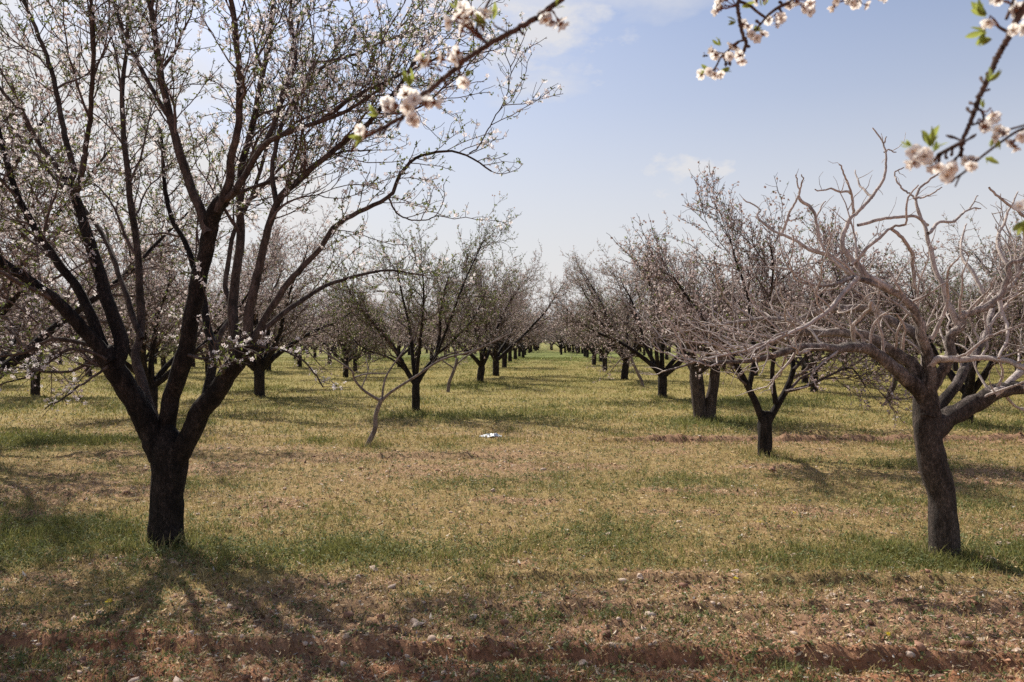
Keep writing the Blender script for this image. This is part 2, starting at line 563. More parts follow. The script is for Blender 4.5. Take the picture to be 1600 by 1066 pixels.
def build_ground():
    fwd = np.linspace(-0.80, 0.80, 820)
    rest = np.linspace(0.80, 2 * math.pi - 0.80, 102)[1:-1]
    th = np.concatenate([fwd, rest])
    r = [0.25]
    while r[-1] < 3.0:
        r.append(r[-1] * 1.08)
    while r[-1] < 16:
        r.append(r[-1] * 1.0065)
    while r[-1] < 100:
        r.append(r[-1] * 1.022)
    while r[-1] < 3500:
        r.append(r[-1] * 1.15)
    r = np.array(r)
    A, R = np.meshgrid(th, r)
    X, Y = R * np.sin(A), R * np.cos(A)
    Z = ground_h(X, Y)
    V = np.stack([X, Y, Z], -1).reshape(-1, 3)
    V = np.concatenate([V, [[0, 0, 0]]])
    nr, na = len(r), len(th)
    i, j = np.meshgrid(np.arange(nr - 1), np.arange(na), indexing='ij')
    j2 = (j + 1) % na
    q = np.stack([i * na + j, i * na + j2, (i + 1) * na + j2, (i + 1) * na + j], -1).reshape(-1, 4)[:, ::-1]
    k = np.arange(na)
    t = np.stack([np.full(na, nr * na), k, (k + 1) % na], -1)[:, ::-1]
    g, b = green_mask(V[:, 0], V[:, 1]), bare_mask(V[:, 0], V[:, 1])
    soil = np.array([0.275, 0.165, 0.102])
    dry = np.array([0.285, 0.205, 0.088])
    olive = np.array([0.20, 0.178, 0.058])
    far = sstep(9, 22, V[:, 1])[:, None]
    olive = olive + (np.array([0.17, 0.19, 0.055]) - olive) * sstep(35, 70, V[:, 1])[:, None]
    dryc = dry * (1 - far) + np.array([0.275, 0.215, 0.075]) * far
    gg = np.clip(g * 1.1, 0, 1)[:, None]
    col = dryc * (1 - gg) + olive * gg
    soil = soil + (np.array([0.30, 0.142, 0.078]) - soil) * (1 - sstep(3.7, 4.7, V[:, 1] + 0.9 * (fbm(V[:, 0] * .9, V[:, 1] * .9, 141, 3) - .5)))[:, None]
    bb = np.clip(b * 1.05 + 0.15 * (1 - far[:, 0]), 0, 1)[:, None]
    col = col * (1 - bb) + soil * bb
    m, tr, out = mat('field_soil')
    at_ = N(tr, 'ShaderNodeAttribute', attribute_name='Col')
    gm = N(tr, 'ShaderNodeNewGeometry')
    n1 = N(tr, 'ShaderNodeTexNoise')
    n1.inputs['Scale'].default_value = 9.0
    n1.inputs['Detail'].default_value = 10
    n1.inputs['Roughness'].default_value = 0.72
    L(tr, gm.outputs['Position'], n1.inputs['Vector'])
    v = N(tr, 'ShaderNodeTexVoronoi')
    v.inputs['Scale'].default_value = 42.0
    L(tr, gm.outputs['Position'], v.inputs['Vector'])
    vc = ramp(tr, v.outputs['Color'], [(0.0, 0.62), (1.0, 1.3)])
    nr_ = ramp(tr, n1.outputs['Fac'], [(0.28, 0.5), (0.5, 1.0), (0.74, 1.5)])
    m1 = N(tr, 'ShaderNodeMix', data_type='RGBA', blend_type='MULTIPLY')
    m1.inputs['Factor'].default_value = 1.0
    L(tr, at_.outputs['Color'], m1.inputs[6])
    L(tr, nr_, m1.inputs[7])
    m2 = N(tr, 'ShaderNodeMix', data_type='RGBA', blend_type='MULTIPLY')
    m2.inputs['Factor'].default_value = 0.8
    L(tr, m1.outputs[2], m2.inputs[6])
    L(tr, vc, m2.inputs[7])
    bs = N(tr, 'ShaderNodeBsdfPrincipled')
    bs.inputs['Roughness'].default_value = 0.95
    bs.inputs['Specular IOR Level'].default_value = 0.1
    L(tr, m2.outputs[2], bs.inputs['Base Color'])
    bp = N(tr, 'ShaderNodeBump')
    bp.inputs['Strength'].default_value = 0.8
    bp.inputs['Distance'].default_value = 0.03
    L(tr, n1.outputs['Fac'], bp.inputs['Height'])
    L(tr, bp.outputs[0], bs.inputs['Normal'])
    L(tr, bs.outputs[0], out.inputs['Surface'])
    o = link('ground', mesh_from('ground', V, q, t, [m], col=col))
    o['kind'] = 'structure'


build_ground()


def scatter(rng, n, y0, y1, power):
    """n points over the ground in view (and a margin), thinning with distance as Y**-power"""
    u = rng.random(n)
    e = 2 - power
    Y = (y0 ** e + u * (y1 ** e - y0 ** e)) ** (1 / e) if abs(e) > 1e-6 else y0 * (y1 / y0) ** u
    X = (rng.random(n) * 2 - 1) * (0.70 * Y + 1.2)
    return X, Y


def blades(rng, X, Y, h, w, lean, col):
    n = len(X)
    Z = ground_h(X, Y) - 0.004
    P = np.stack([X, Y, Z], -1)
    a = rng.random(n) * 2 * math.pi
    side = np.stack([np.cos(a), np.sin(a), np.zeros(n)], -1) * (w / 2)[:, None]
    b = rng.random(n) * 2 * math.pi
    ln = np.stack([np.cos(b), np.sin(b), np.zeros(n)], -1) * (h * lean)[:, None]
    up = np.stack([np.zeros(n), np.zeros(n), h], -1)
    V = np.stack([P - side, P + side, P + up * 0.6 + ln * 0.4 + side * 0.8, P + up * 0.6 + ln * 0.4 - side * 0.8, P + up + ln], 1)
    k = np.arange(n)[:, None] * 5
    q = k + np.array([[0, 1, 2, 3]])
    t = k + np.array([[3, 2, 4]])
    return V.reshape(-1, 3), q, t, np.repeat(col, 5, 0)


def mixcol(rng, n, a, b, jitter=0.25):
    u = rng.random((n, 1))
    c = np.array(a) * (1 - u) + np.array(b) * u
    return c * (1 + jitter * (rng.random((n, 1)) * 2 - 1))


def build_cover():
    rng = np.random.default_rng(5)
    packs = []
    # near grass
    for (n, y0, y1, p, hs, ws) in ((420000, 3.0, 13.0, 1.55, 0.8, 1.1), (330000, 12.0, 70.0, 1.55, 1.15, 2.6)):
        X, Y = scatter(rng, n, y0, y1, p)
        g, b = green_mask(X, Y), bare_mask(X, Y)
        keep = rng.random(n) < np.clip((0.30 + 0.75 * g) * (1 - 0.62 * b) * (0.45 + 1.0 * fbm(X * 5.5, Y * 4.5, 131, 3)), 0.07, 1)
        X, Y, g, b = X[keep], Y[keep], g[keep], b[keep]
        m = len(X)
        isg = rng.random(m) < np.clip(g * 1.05 - 0.08, 0.06, 0.9)
        tuft = sstep(0.52, 0.72, fbm(X * 5.5, Y * 4.5, 131, 3))
        h = np.where(isg, rng.uniform(0.02, 0.075, m) * (0.55 + 0.7 * g + 0.9 * tuft), rng.uniform(0.015, 0.07, m)) * hs
        w = rng.uniform(0.003, 0.0065, m) * ws * (1 + 0.02 * Y)
        gc = mixcol(rng, m, (0.125, 0.138, 0.038), (0.285, 0.27, 0.09))
        dc = mixcol(rng, m, (0.30, 0.215, 0.085), (0.50, 0.39, 0.19))
        far = sstep(8, 20, Y)[:, None]
        dc = dc * (1 - far) + mixcol(rng, m, (0.27, 0.212, 0.07), (0.43, 0.345, 0.13)) * far
        gc = gc + (mixcol(rng, m, (0.14, 0.165, 0.04), (0.26, 0.27, 0.08)) - gc) * sstep(25, 60, Y)[:, None]
        col = np.where(isg[:, None], gc, dc)
        packs.append(blades(rng, X, Y, h, w, rng.uniform(0.1, 1.1, m), col))
    for (px, py) in TRUNKS:      # longer grass left standing round the trunks
        x, y = ground_at(px, py)
        m = 260
        a, d = rng.random(m) * 6.283, rng.uniform(0.10, 0.42, m)
        packs.append(blades(rng, x + d * np.cos(a), y + d * np.sin(a), rng.uniform(.05, .15, m), rng.uniform(.004, .007, m) * (1 + .03 * y), rng.uniform(.2, .9, m),
                            np.where(rng.random((m, 1)) < .7, mixcol(rng, m, (0.13, 0.14, 0.04), (0.27, 0.25, 0.09)), mixcol(rng, m, (0.36, 0.27, 0.12), (0.5, 0.4, 0.2)))))
    V, Q, T, Cc, off = [], [], [], [], 0
    for v, q, t, c in packs:
        V.append(v); Q.append(q + off); T.append(t + off); Cc.append(c)
        off += len(v)
    o = link('grass', mesh_from('grass', np.concatenate(V), np.concatenate(Q), np.concatenate(T), [M_BLADE], col=np.concatenate(Cc), smooth=False))
    tag(o, 'short green and straw coloured grass growing over the orchard soil', 'grass', kind='stuff')

    # small broad-leaved weeds
    n = 85000
    X, Y = scatter(rng, n, 3.0, 22.0, 1.4)
    g, b = green_mask(X, Y), bare_mask(X, Y)
    keep = rng.random(n) < np.clip(g * 1.25 - 0.10, 0.26, 1)
    X, Y, g = X[keep], Y[keep], g[keep]
    tv = np.array([[0, 0, 0], [0.32, 0.5, 0.10], [0, 1, 0.05], [-0.32, 0.5, 0.10]])
    tq = np.array([[0, 1, 2, 3]])
    reps = 7
    Z = ground_h(X, Y)
    hgt = rng.uniform(0.01, 0.06, len(X)) * (0.5 + g)
    tall = rng.random(len(X)) < 0.05
    hgt = np.where(tall, hgt * 2.2, hgt)
    base = np.stack([X, Y, Z], -1)
    pos = np.repeat(base, reps, 0)
    k = len(pos)
    pos = pos + np.stack([rng.normal(0, 0.012, k), rng.normal(0, 0.012, k), rng.random(k) * np.repeat(hgt, reps)], -1)
    rot = rand_rot(rng, k, (0, 0, 1.2), 0.8)
    sc = rng.uniform(0.010, 0.026, k) * (1 + 0.015 * pos[:, 1])
    v, q = stamp(tv, tq, pos, rot, sc)
    hue = np.repeat(rng.random((len(X), 1)), reps, 0)
    cc = np.array([0.10, 0.135, 0.04]) * (1 - hue) + np.array([0.23, 0.235, 0.11]) * hue
    cc = cc * (0.75 + 0.5 * rng.random((k, 1)))
    cc = np.repeat(cc, 4, 0)
    o = link('low_weed', mesh_from('low_weed', v, q, None, [M_BLADE], col=cc, smooth=False))
    tag(o, 'low broad leaved green weeds in patches on the orchard soil', 'weeds', kind='stuff')

    # dry leaves, straw and crumbs
    n = 420000
    X, Y = scatter(rng, n, 3.0, 26.0, 1.6)
    g, b = green_mask(X, Y), bare_mask(X, Y)
    keep = rng.random(n) < np.clip(0.40 + 0.6 * b - 0.3 * g, 0.12, 1)
    X, Y = X[keep], Y[keep]
    k = len(X)
    tv = np.array([[-0.5, 0, 0.10], [0, -0.16, 0], [0.5, 0, 0.13], [0, 0.17, 0.02]])
    pos = np.stack([X, Y, ground_h(X, Y) + rng.uniform(0.002, 0.014, k)], -1)
    rot = rand_rot(rng, k, (0, 0, 1.6), 0.7)
    sc = (0.009 + rng.gamma(2.0, 0.0065, k)) * (0.8 + 0.03 * Y)
    v, q = stamp(tv, tq, pos, rot, sc)
    u = rng.random((k, 1))
    w3 = rng.random((k, 1))
    cc = np.where(w3 < 0.45, mixcol(rng, k, (0.40, 0.28, 0.16), (0.62, 0.47, 0.30)),
                  np.where(w3 < 0.72, mixcol(rng, k, (0.26, 0.125, 0.075), (0.40, 0.22, 0.14)),
                           np.where(w3 < 0.93, mixcol(rng, k, (0.08, 0.05, 0.035), (0.20, 0.13, 0.085)),
                                    mixcol(rng, k, (0.50, 0.44, 0.36), (0.62, 0.56, 0.48)))))
    o = link('leaf_litter', mesh_from('leaf_litter', v, q, None, [M_LITTER], col=np.repeat(cc, 4, 0), smooth=False))
    tag(o, 'dry fallen leaves and straw scattered over the reddish soil', 'leaf litter', kind='stuff')


build_cover()


def rock_mesh(name, seed, m, sub=2, flat=0.6):
    bm = bmesh.new()
    bmesh.ops.create_icosphere(bm, subdivisions=sub, radius=0.5)
    r = random.Random(seed)
    a, b, c = r.random() * 9, r.random() * 9, r.random() * 9
    for v in bm.verts:
        n = v.co.normalized()
        k = 1 + 0.35 * math.sin(3.1 * n.x + a) * math.sin(2.7 * n.y + b) + 0.22 * math.sin(5.3 * n.z + c + 2 * n.x)
        k += r.uniform(-0.05, 0.05)
        v.co = Vector((n.x * k * 0.5, n.y * k * 0.42, n.z * k * 0.5 * flat))
    me = bpy.data.meshes.new(name)
    bm.to_mesh(me)
    bm.free()
    me.materials.append(m)
    return me


def stone_mat(name, a, b):
    m, t, out = mat(name)
    tc = N(t, 'ShaderNodeTexCoord')
    n = N(t, 'ShaderNodeTexNoise')
    n.inputs['Scale'].default_value = 5
    n.inputs['Detail'].default_value = 8
    L(t, tc.outputs['Object'], n.inputs['Vector'])
    bs = N(t, 'ShaderNodeBsdfPrincipled')
    bs.inputs['Roughness'].default_value = 0.9
    L(t, ramp(t, n.outputs['Fac'], [(0.3, a), (0.7, b)]), bs.inputs['Base Color'])
    L(t, bs.outputs[0], out.inputs['Surface'])
    return m


M_STONE = stone_mat('pale_stone', (0.38, 0.26, 0.19), (0.58, 0.46, 0.37))
M_CLOD = stone_mat('red_clod', (0.16, 0.075, 0.045), (0.32, 0.17, 0.11))


def build_stones():
    rng = np.random.default_rng(12)
    # gravel and crumbs: uncountable
    me = rock_mesh('tmp', 3, M_STONE, 1, 0.7)
    tv = np.array([v.co[:] for v in me.vertices])
    tt = np.array([p.vertices[:] for p in me.polygons])
    bpy.data.meshes.remove(me)
    n = 9000
    X, Y = scatter(rng, n, 3.0, 15.0, 1.7)
    b = bare_mask(X, Y)
    keep = rng.random(n) < 0.12 + 0.85 * b
    X, Y = X[keep], Y[keep]
    k = len(X)
    pos = np.stack([X, Y, ground_h(X, Y) + 0.002], -1)
    rot = rand_rot(rng, k, (0, 0, 2), 0.5)
    sc = rng.gamma(2.2, 0.008, k) + 0.008
    V = np.einsum('nij,kj->nki', rot, tv) * sc[:, None, None] + pos[:, None]
    T = tt[None] + (np.arange(k) * len(tv))[:, None, None]
    tm = np.repeat((rng.random(k) < 0.7).astype(np.int32), len(tt))
    o = link('gravel', mesh_from('gravel', V.reshape(-1, 3), None, T.reshape(-1, 3), [M_STONE, M_CLOD], tm=tm, smooth=False))
    tag(o, 'small soil crumbs and gravel strewn over the bare soil', 'gravel', kind='stuff')
    # stones one can point at
    special = [(650, 978, 0.085, 'flat tan stone on the shaded soil, the broadest stone in front', M_STONE),
               (584, 893, 0.06, 'upright pale stone standing at the edge of the shaded grass', M_STONE),
               (1207, 737, 0.12, 'reddish soil clod lying in front of the dark forked trunk', M_CLOD),
               (1150, 895, 0.05, 'cream stone in the green grass left of the curved trunk', M_STONE),
               (770, 768, 0.05, None, M_STONE)]
    protos = [rock_mesh('stone', s, M_STONE, 2, f) for s, f in ((1, .6), (2, .75), (5, .5), (8, .65))]
    for (px, py, s, lab, m) in special:
        x, y = ground_at(px, py)
        me = rock_mesh('stone', int(px), m, 3, 0.7)
        o = link('stone' if m is M_STONE else 'soil_clod', me, None, (x, y, float(ground_h(x, y)) + s * 0.16))
        o.scale = (s, s, s)
        o.rotation_euler = (0.1, 0.1, px)
        tag(o, lab or 'pale stone in the middle of the open straw coloured strip', 'stone' if m is M_STONE else 'clod')
    spots = [(445, 765), (440, 835), (1440, 856), (1560, 853), (1575, 852), (1145, 850), (1395, 836), (725, 920), (730, 935), (1000, 905),
             (1480, 690), (1300, 935), (800, 965), (560, 905), (1485, 1030), (1590, 1035), (1290, 1035), (1310, 1045), (700, 1010),
             (910, 1030), (460, 820), (590, 770), (1070, 780), (930, 780), (155, 962), (110, 1010), (185, 885), (300, 1000), (20, 1030),
             (1240, 870), (1410, 880), (1330, 1000), (1100, 880), (960, 1050), (870, 990), (340, 940), (1530, 1000), (1190, 930), (1020, 840)]
    for i, (px, py) in enumerate(spots):
        x, y = ground_at(px, py)
        s = 0.028 + 0.03 * rng.random()
        o = link('stone', protos[i % 4], None, (x, y, float(ground_h(x, y)) + s * 0.14))
        o.scale = (s, s * rng.uniform(0.8, 1.2), s)
        o.rotation_euler = (rng.uniform(-.3, .3), rng.uniform(-.3, .3), rng.uniform(0, 6))
        tag(o, 'small pale stone half sunk in the soil among dry grass', 'stone', 'small pale stones on the ground')


build_stones()

# ------------------------------------------------------------------ trees


def nrm(d):
    l = math.sqrt(d[0] * d[0] + d[1] * d[1] + d[2] * d[2]) or 1e-9
    return (d[0] / l, d[1] / l, d[2] / l)


def wander(r, p, d, length, n, crook, up, down_end=0.0):
    pts = [p]
    st = length / (n - 1)
    d = nrm(d)
    for i in range(n - 1):
        d = nrm((d[0] + r.gauss(0, crook), d[1] + r.gauss(0, crook), d[2] + r.gauss(0, crook) + up - down_end * i / n))
        p = (p[0] + d[0] * st, p[1] + d[1] * st, p[2] + d[2] * st)
        pts.append(p)
    return pts


def side_dir(r, t, ang, bias):
    """a direction leaving tangent t at angle ang, on the side nearer to bias"""
    best, bs = None, -9
    for _ in range(3):
        v = (r.gauss(0, 1), r.gauss(0, 1), r.gauss(0, 1))
        k = v[0] * t[0] + v[1] * t[1] + v[2] * t[2]
        v = nrm((v[0] - k * t[0], v[1] - k * t[1], v[2] - k * t[2]))
        s = v[0] * bias[0] + v[1] * bias[1] + v[2] * bias[2] + r.gauss(0, 0.35)
        if s > bs:
            best, bs = v, s
    c, s = math.cos(ang), math.sin(ang)
    return (t[0] * c + best[0] * s, t[1] * c + best[1] * s, t[2] * c + best[2] * s)


def taper(r0, r1, n, pw=1.0):
    return [r0 + (r1 - r0) * (i / (n - 1)) ** pw for i in range(n)]


def spline(pts, n):
    """Catmull-Rom through pts, resampled to n points evenly by length"""
    P = np.array(pts, float)
    if len(P) == 2:
        dense = P[0] + (P[1] - P[0]) * np.linspace(0, 1, 20)[:, None]
    else:
        E = np.vstack([2 * P[0] - P[1], P, 2 * P[-1] - P[-2]])
        out = []
        for i in range(1, len(E) - 2):
            a, b, c, d = E[i - 1], E[i], E[i + 1], E[i + 2]
            t = np.linspace(0, 1, 12, endpoint=(i == len(E) - 3))[:, None]
            out.append(0.5 * (2 * b + (c - a) * t + (2 * a - 5 * b + 4 * c - d) * t ** 2 + (3 * b - a - 3 * c + d) * t ** 3))
        dense = np.vstack(out)
    s = np.concatenate([[0], np.cumsum(np.linalg.norm(np.diff(dense[:, :3], axis=0), axis=1))])
    u = np.linspace(0, s[-1], n)
    return np.stack([np.interp(u, s, dense[:, k]) for k in range(dense.shape[1])], 1)


BL5 = []
for k in range(5):
    a = k * 2 * math.pi / 5
    for (rr, da, zz) in ((0.05, 0, 0), (0.36, -0.5, 0.12), (0.52, 0, 0.2), (0.36, 0.5, 0.12)):
        BL5.append((rr * math.cos(a + da), rr * math.sin(a + da), zz))
BL5V = np.array(BL5)
BL5Q = np.arange(20).reshape(5, 4)
BL2V = np.array([[-.5, -.2, .05], [0.1, -.5, .15], [.5, .2, .1], [-.1, .5, .1], [0, -.35, -.3], [.15, .1, -.3], [0.0, .35, .3], [-.15, 0, .35]])
BL2Q = np.array([[0, 1, 2, 3], [4, 5, 6, 7]])
LFV = np.array([[0, 0, 0], [0.24, 0.45, 0.08], [0, 1, -0.05], [-0.24, 0.45, 0.08]])
LFQ = np.array([[0, 1, 2, 3]])


class Tree:
    def __init__(self, seed):
        self.r = random.Random(seed)
        self.rng = np.random.default_rng(seed)
        self.twigs = Tubes()
        self.bloom, self.leaf = [], []
        self.pb, self.pl = 0.5, 0.25          # blossoms / leaves per bud
        self.center = (0, 0, 2.0)
        self.crook = 0.10
        self.up = 0.05
        self.rmin = 0.0016
        self.sh_len = (0.45, 1.0)
        self.sh_gap = 0.14
        self.tw_gap = 0.075
        self.tw_len = (0.08, 0.34)
        self.br_gap = 0.26
        self.br_len = (0.7, 1.6)
        self.bud_gap = 0.04
        self.floor = 0.6

    def outward(self, p):
        c = self.center
        return nrm((p[0] - c[0], p[1] - c[1], (p[2] - c[2]) * 0.6 + 0.55))

    def buds(self, pts, gap):
        r = self.r
        for a, b in zip(pts[:-1], pts[1:]):
            l = math.dist(a, b)
            k = l / gap
            k = int(k) + (r.random() < k - int(k))
            for _ in range(k):
                u = r.random()
                p = (a[0] + (b[0] - a[0]) * u + r.gauss(0, .009), a[1] + (b[1] - a[1]) * u + r.gauss(0, .009), a[2] + (b[2] - a[2]) * u + r.gauss(0, .009))
                if r.random() < self.pb:
                    for _ in range(r.choice((1, 1, 2, 3))):
                        self.bloom.append((p[0] + r.gauss(0, .014), p[1] + r.gauss(0, .014), p[2] + r.gauss(0, .014)))
                if r.random() < self.pl:
                    for _ in range(r.choice((2, 3, 4))):
                        self.leaf.append(p)

    def twig(self, p, d, length, rad):
        n = 4 if length < 0.2 else 5
        pts = wander(self.r, p, d, length, n, self.crook * 1.4, self.up)
        self.twigs.add(pts, taper(rad, max(self.rmin * 0.8, rad * 0.45), n), 3)
        self.buds(pts, self.bud_gap)

    def shoot(self, p, d, length, rad):
        r = self.r
        n = 7
        pts = wander(r, p, d, length, n, self.crook, self.up)
        self.twigs.add(pts, taper(rad, self.rmin, n), 4)
        self.buds(pts[2:], self.bud_gap * 1.6)
        self.along(pts, self.tw_gap, lambda q, t, u: self.twig(
            q, side_dir(r, t, r.uniform(0.5, 1.1), (0, 0, 0.4)), r.uniform(*self.tw_len) * (1.15 - 0.6 * u), max(self.rmin, rad * 0.42)), 0.12)

    def along(self, pts, gap, fn, start=0.0):
        r = self.r
        seg = [math.dist(a, b) for a, b in zip(pts[:-1], pts[1:])]
        tot = sum(seg)
        s = start * tot + gap * r.random()
        while s < tot:
            acc = 0
            for i, l in enumerate(seg):
                if acc + l >= s or i == len(seg) - 1:
                    u = min(1, (s - acc) / (l or 1))
                    a, b = pts[i], pts[i + 1]
                    q = (a[0] + (b[0] - a[0]) * u, a[1] + (b[1] - a[1]) * u, a[2] + (b[2] - a[2]) * u)
                    fn(q, nrm((b[0] - a[0], b[1] - a[1], b[2] - a[2])), s / tot)
                    break
                acc += l
            s += gap * r.uniform(0.55, 1.45)

    def branch(self, p, d, length, rad, tubes=None):
        r = self.r
        n = 9
        pts = wander(r, p, d, length, n, self.crook * 0.9, self.up)
        (tubes or self.twigs).add(pts, taper(rad, max(self.rmin * 1.3, rad * 0.22), n), 5)
        self.dress(pts, rad)
        return pts

    def dress(self, pts, rad, start=0.15):
        r = self.r

        def put(q, t, u):
            if q[2] < self.floor:
                return
            self.shoot(q, side_dir(r, t, r.uniform(0.5, 1.05), self.outward(q)), r.uniform(*self.sh_len) * (1.1 - 0.45 * u),
                       max(self.rmin * 1.6, min(0.0065, rad * 0.45 * (1 - 0.5 * u))))
        self.along(pts, self.sh_gap, put, start)
        e, f = pts[-1], pts[-2]
        self.shoot(e, nrm((e[0] - f[0], e[1] - f[1], e[2] - f[2])), r.uniform(*self.sh_len), max(self.rmin * 1.5, rad * 0.25))

    def limb_branches(self, pts, rad0, rad1, start=0.25, tubes=None):
        r = self.r

        def put(q, t, u):
            rr = (rad0 + (rad1 - rad0) * u) * r.uniform(0.35, 0.6)
            self.branch(q, side_dir(r, t, r.uniform(0.45, 0.95), self.outward(q)), r.uniform(*self.br_len) * (1.1 - 0.4 * u), max(0.005, rr), tubes)
        self.along(pts, self.br_gap, put, start)

    def finish(self, root, twig_mat, bloom_mat, bl_size=0.03, lf_size=0.022, detailed=False, leaf_mat=None, split=0, crown_name='crown'):
        V, Q = self.twigs.arrays()
        cr = link(crown_name, mesh_from(crown_name, V, Q, None, [twig_mat]), root)
        if self.bloom:
            P = np.array(self.bloom)
            tv, tq = (BL5V, BL5Q) if detailed else (BL2V, BL2Q)
            rot = rand_rot(self.rng, len(P), (0, 0, 0.35), 1.0)
            sc = self.rng.uniform(0.7, 1.15, len(P)) * bl_size
            if split:
                wp = P + np.array(root.location)[None]
                d = np.linalg.norm(wp - np.array([0, 0, EYE]), axis=1)
                px = np.abs(wp[:, 0] / wp[:, 1])
                d = np.where((px < 0.62) & (np.abs((wp[:, 2] - EYE) / wp[:, 1]) < 0.41), d, 99)
                idx = np.argsort(d)
                one, rest = idx[:split], idx[split:]
                for i in one:
                    v, q = stamp(tv, tq, np.zeros((1, 3)), rot[i:i + 1], sc[i:i + 1] * 1.1)
                    link('blossom', mesh_from('blossom', v, q, None, [bloom_mat], smooth=False), root, P[i])
                P, rot, sc = P[rest], rot[rest], sc[rest]
            v, q = stamp(tv, tq, P, rot, sc)
            b = link('blossom', mesh_from('blossom', v, q, None, [bloom_mat], smooth=False), root)
            b['kind'] = 'stuff'
        if self.leaf:
            P = np.array(self.leaf)
            rot = rand_rot(self.rng, len(P), (0, 0, 0.3), 1.0)
            v, q = stamp(LFV, LFQ, P, rot, self.rng.uniform(0.6, 1.3, len(P)) * lf_size)
            b = link('leaf', mesh_from('leaf', v, q, None, [leaf_mat or M_LEAF], smooth=False), root)
            b['kind'] = 'stuff'
        return cr


def solid(name, pts, rad, m, parent, sides=12, bumpy=0.14, seed=1):
    t = Tubes()
    t.add([tuple(p) for p in pts], list(rad), sides)
    V, Q = t.arrays(bumpy, seed)
    n = len(pts)
    # close the far end with a small fan
    c = len(V)
    V = np.vstack([V, np.array(pts[-1])[None]])
    tr = np.array([[(n - 1) * sides + j, (n - 1) * sides + (j + 1) % sides, c] for j in range(sides)])
    return link(name, mesh_from(name, V, Q, tr, [m]), parent)


def trace(path, Y, dz, w0, w1, n, base):
    """photo polyline -> local points and radii. dz: (start, end) offset away from the camera; w: widths in photo px"""
    m = len(path)
    P = []
    for i, (px, py) in enumerate(path):
        yy = Y + dz[0] + (dz[1] - dz[0]) * (i / (m - 1)) ** 1.2
        P.append(at(px, py, yy))
    S = spline(P, n) - np.array(base)
    u = np.linspace(0, 1, n) ** 0.85
    rad = (w0 + (w1 - w0) * u) / 2 / F * Y
    return S, rad


def px_trace_limbs(T, root, Y, base, specs, m_thick, m_thin, bumpy=0.14):
    out = []
    for k, (path, dz, w0, w1, lvl) in enumerate(specs):
        n = max(10, 5 * len(path))
        S, rad = trace(path, Y, dz, w0, w1, n, base)
        wob = T.rng.normal(0, 1, S.shape)
        wob = (wob + np.roll(wob, 1, 0) + np.roll(wob, -1, 0)) / 3
        S[1:-1] += wob[1:-1] * (0.008 + 0.02 * rad[1:-1, None])
        solid('limb', S, rad, m_thick if w0 > 17 else m_thin, root, 12 if w0 > 17 else 8, bumpy, k * 3.1 + 1)
        out.append((S, rad, lvl))
    return out


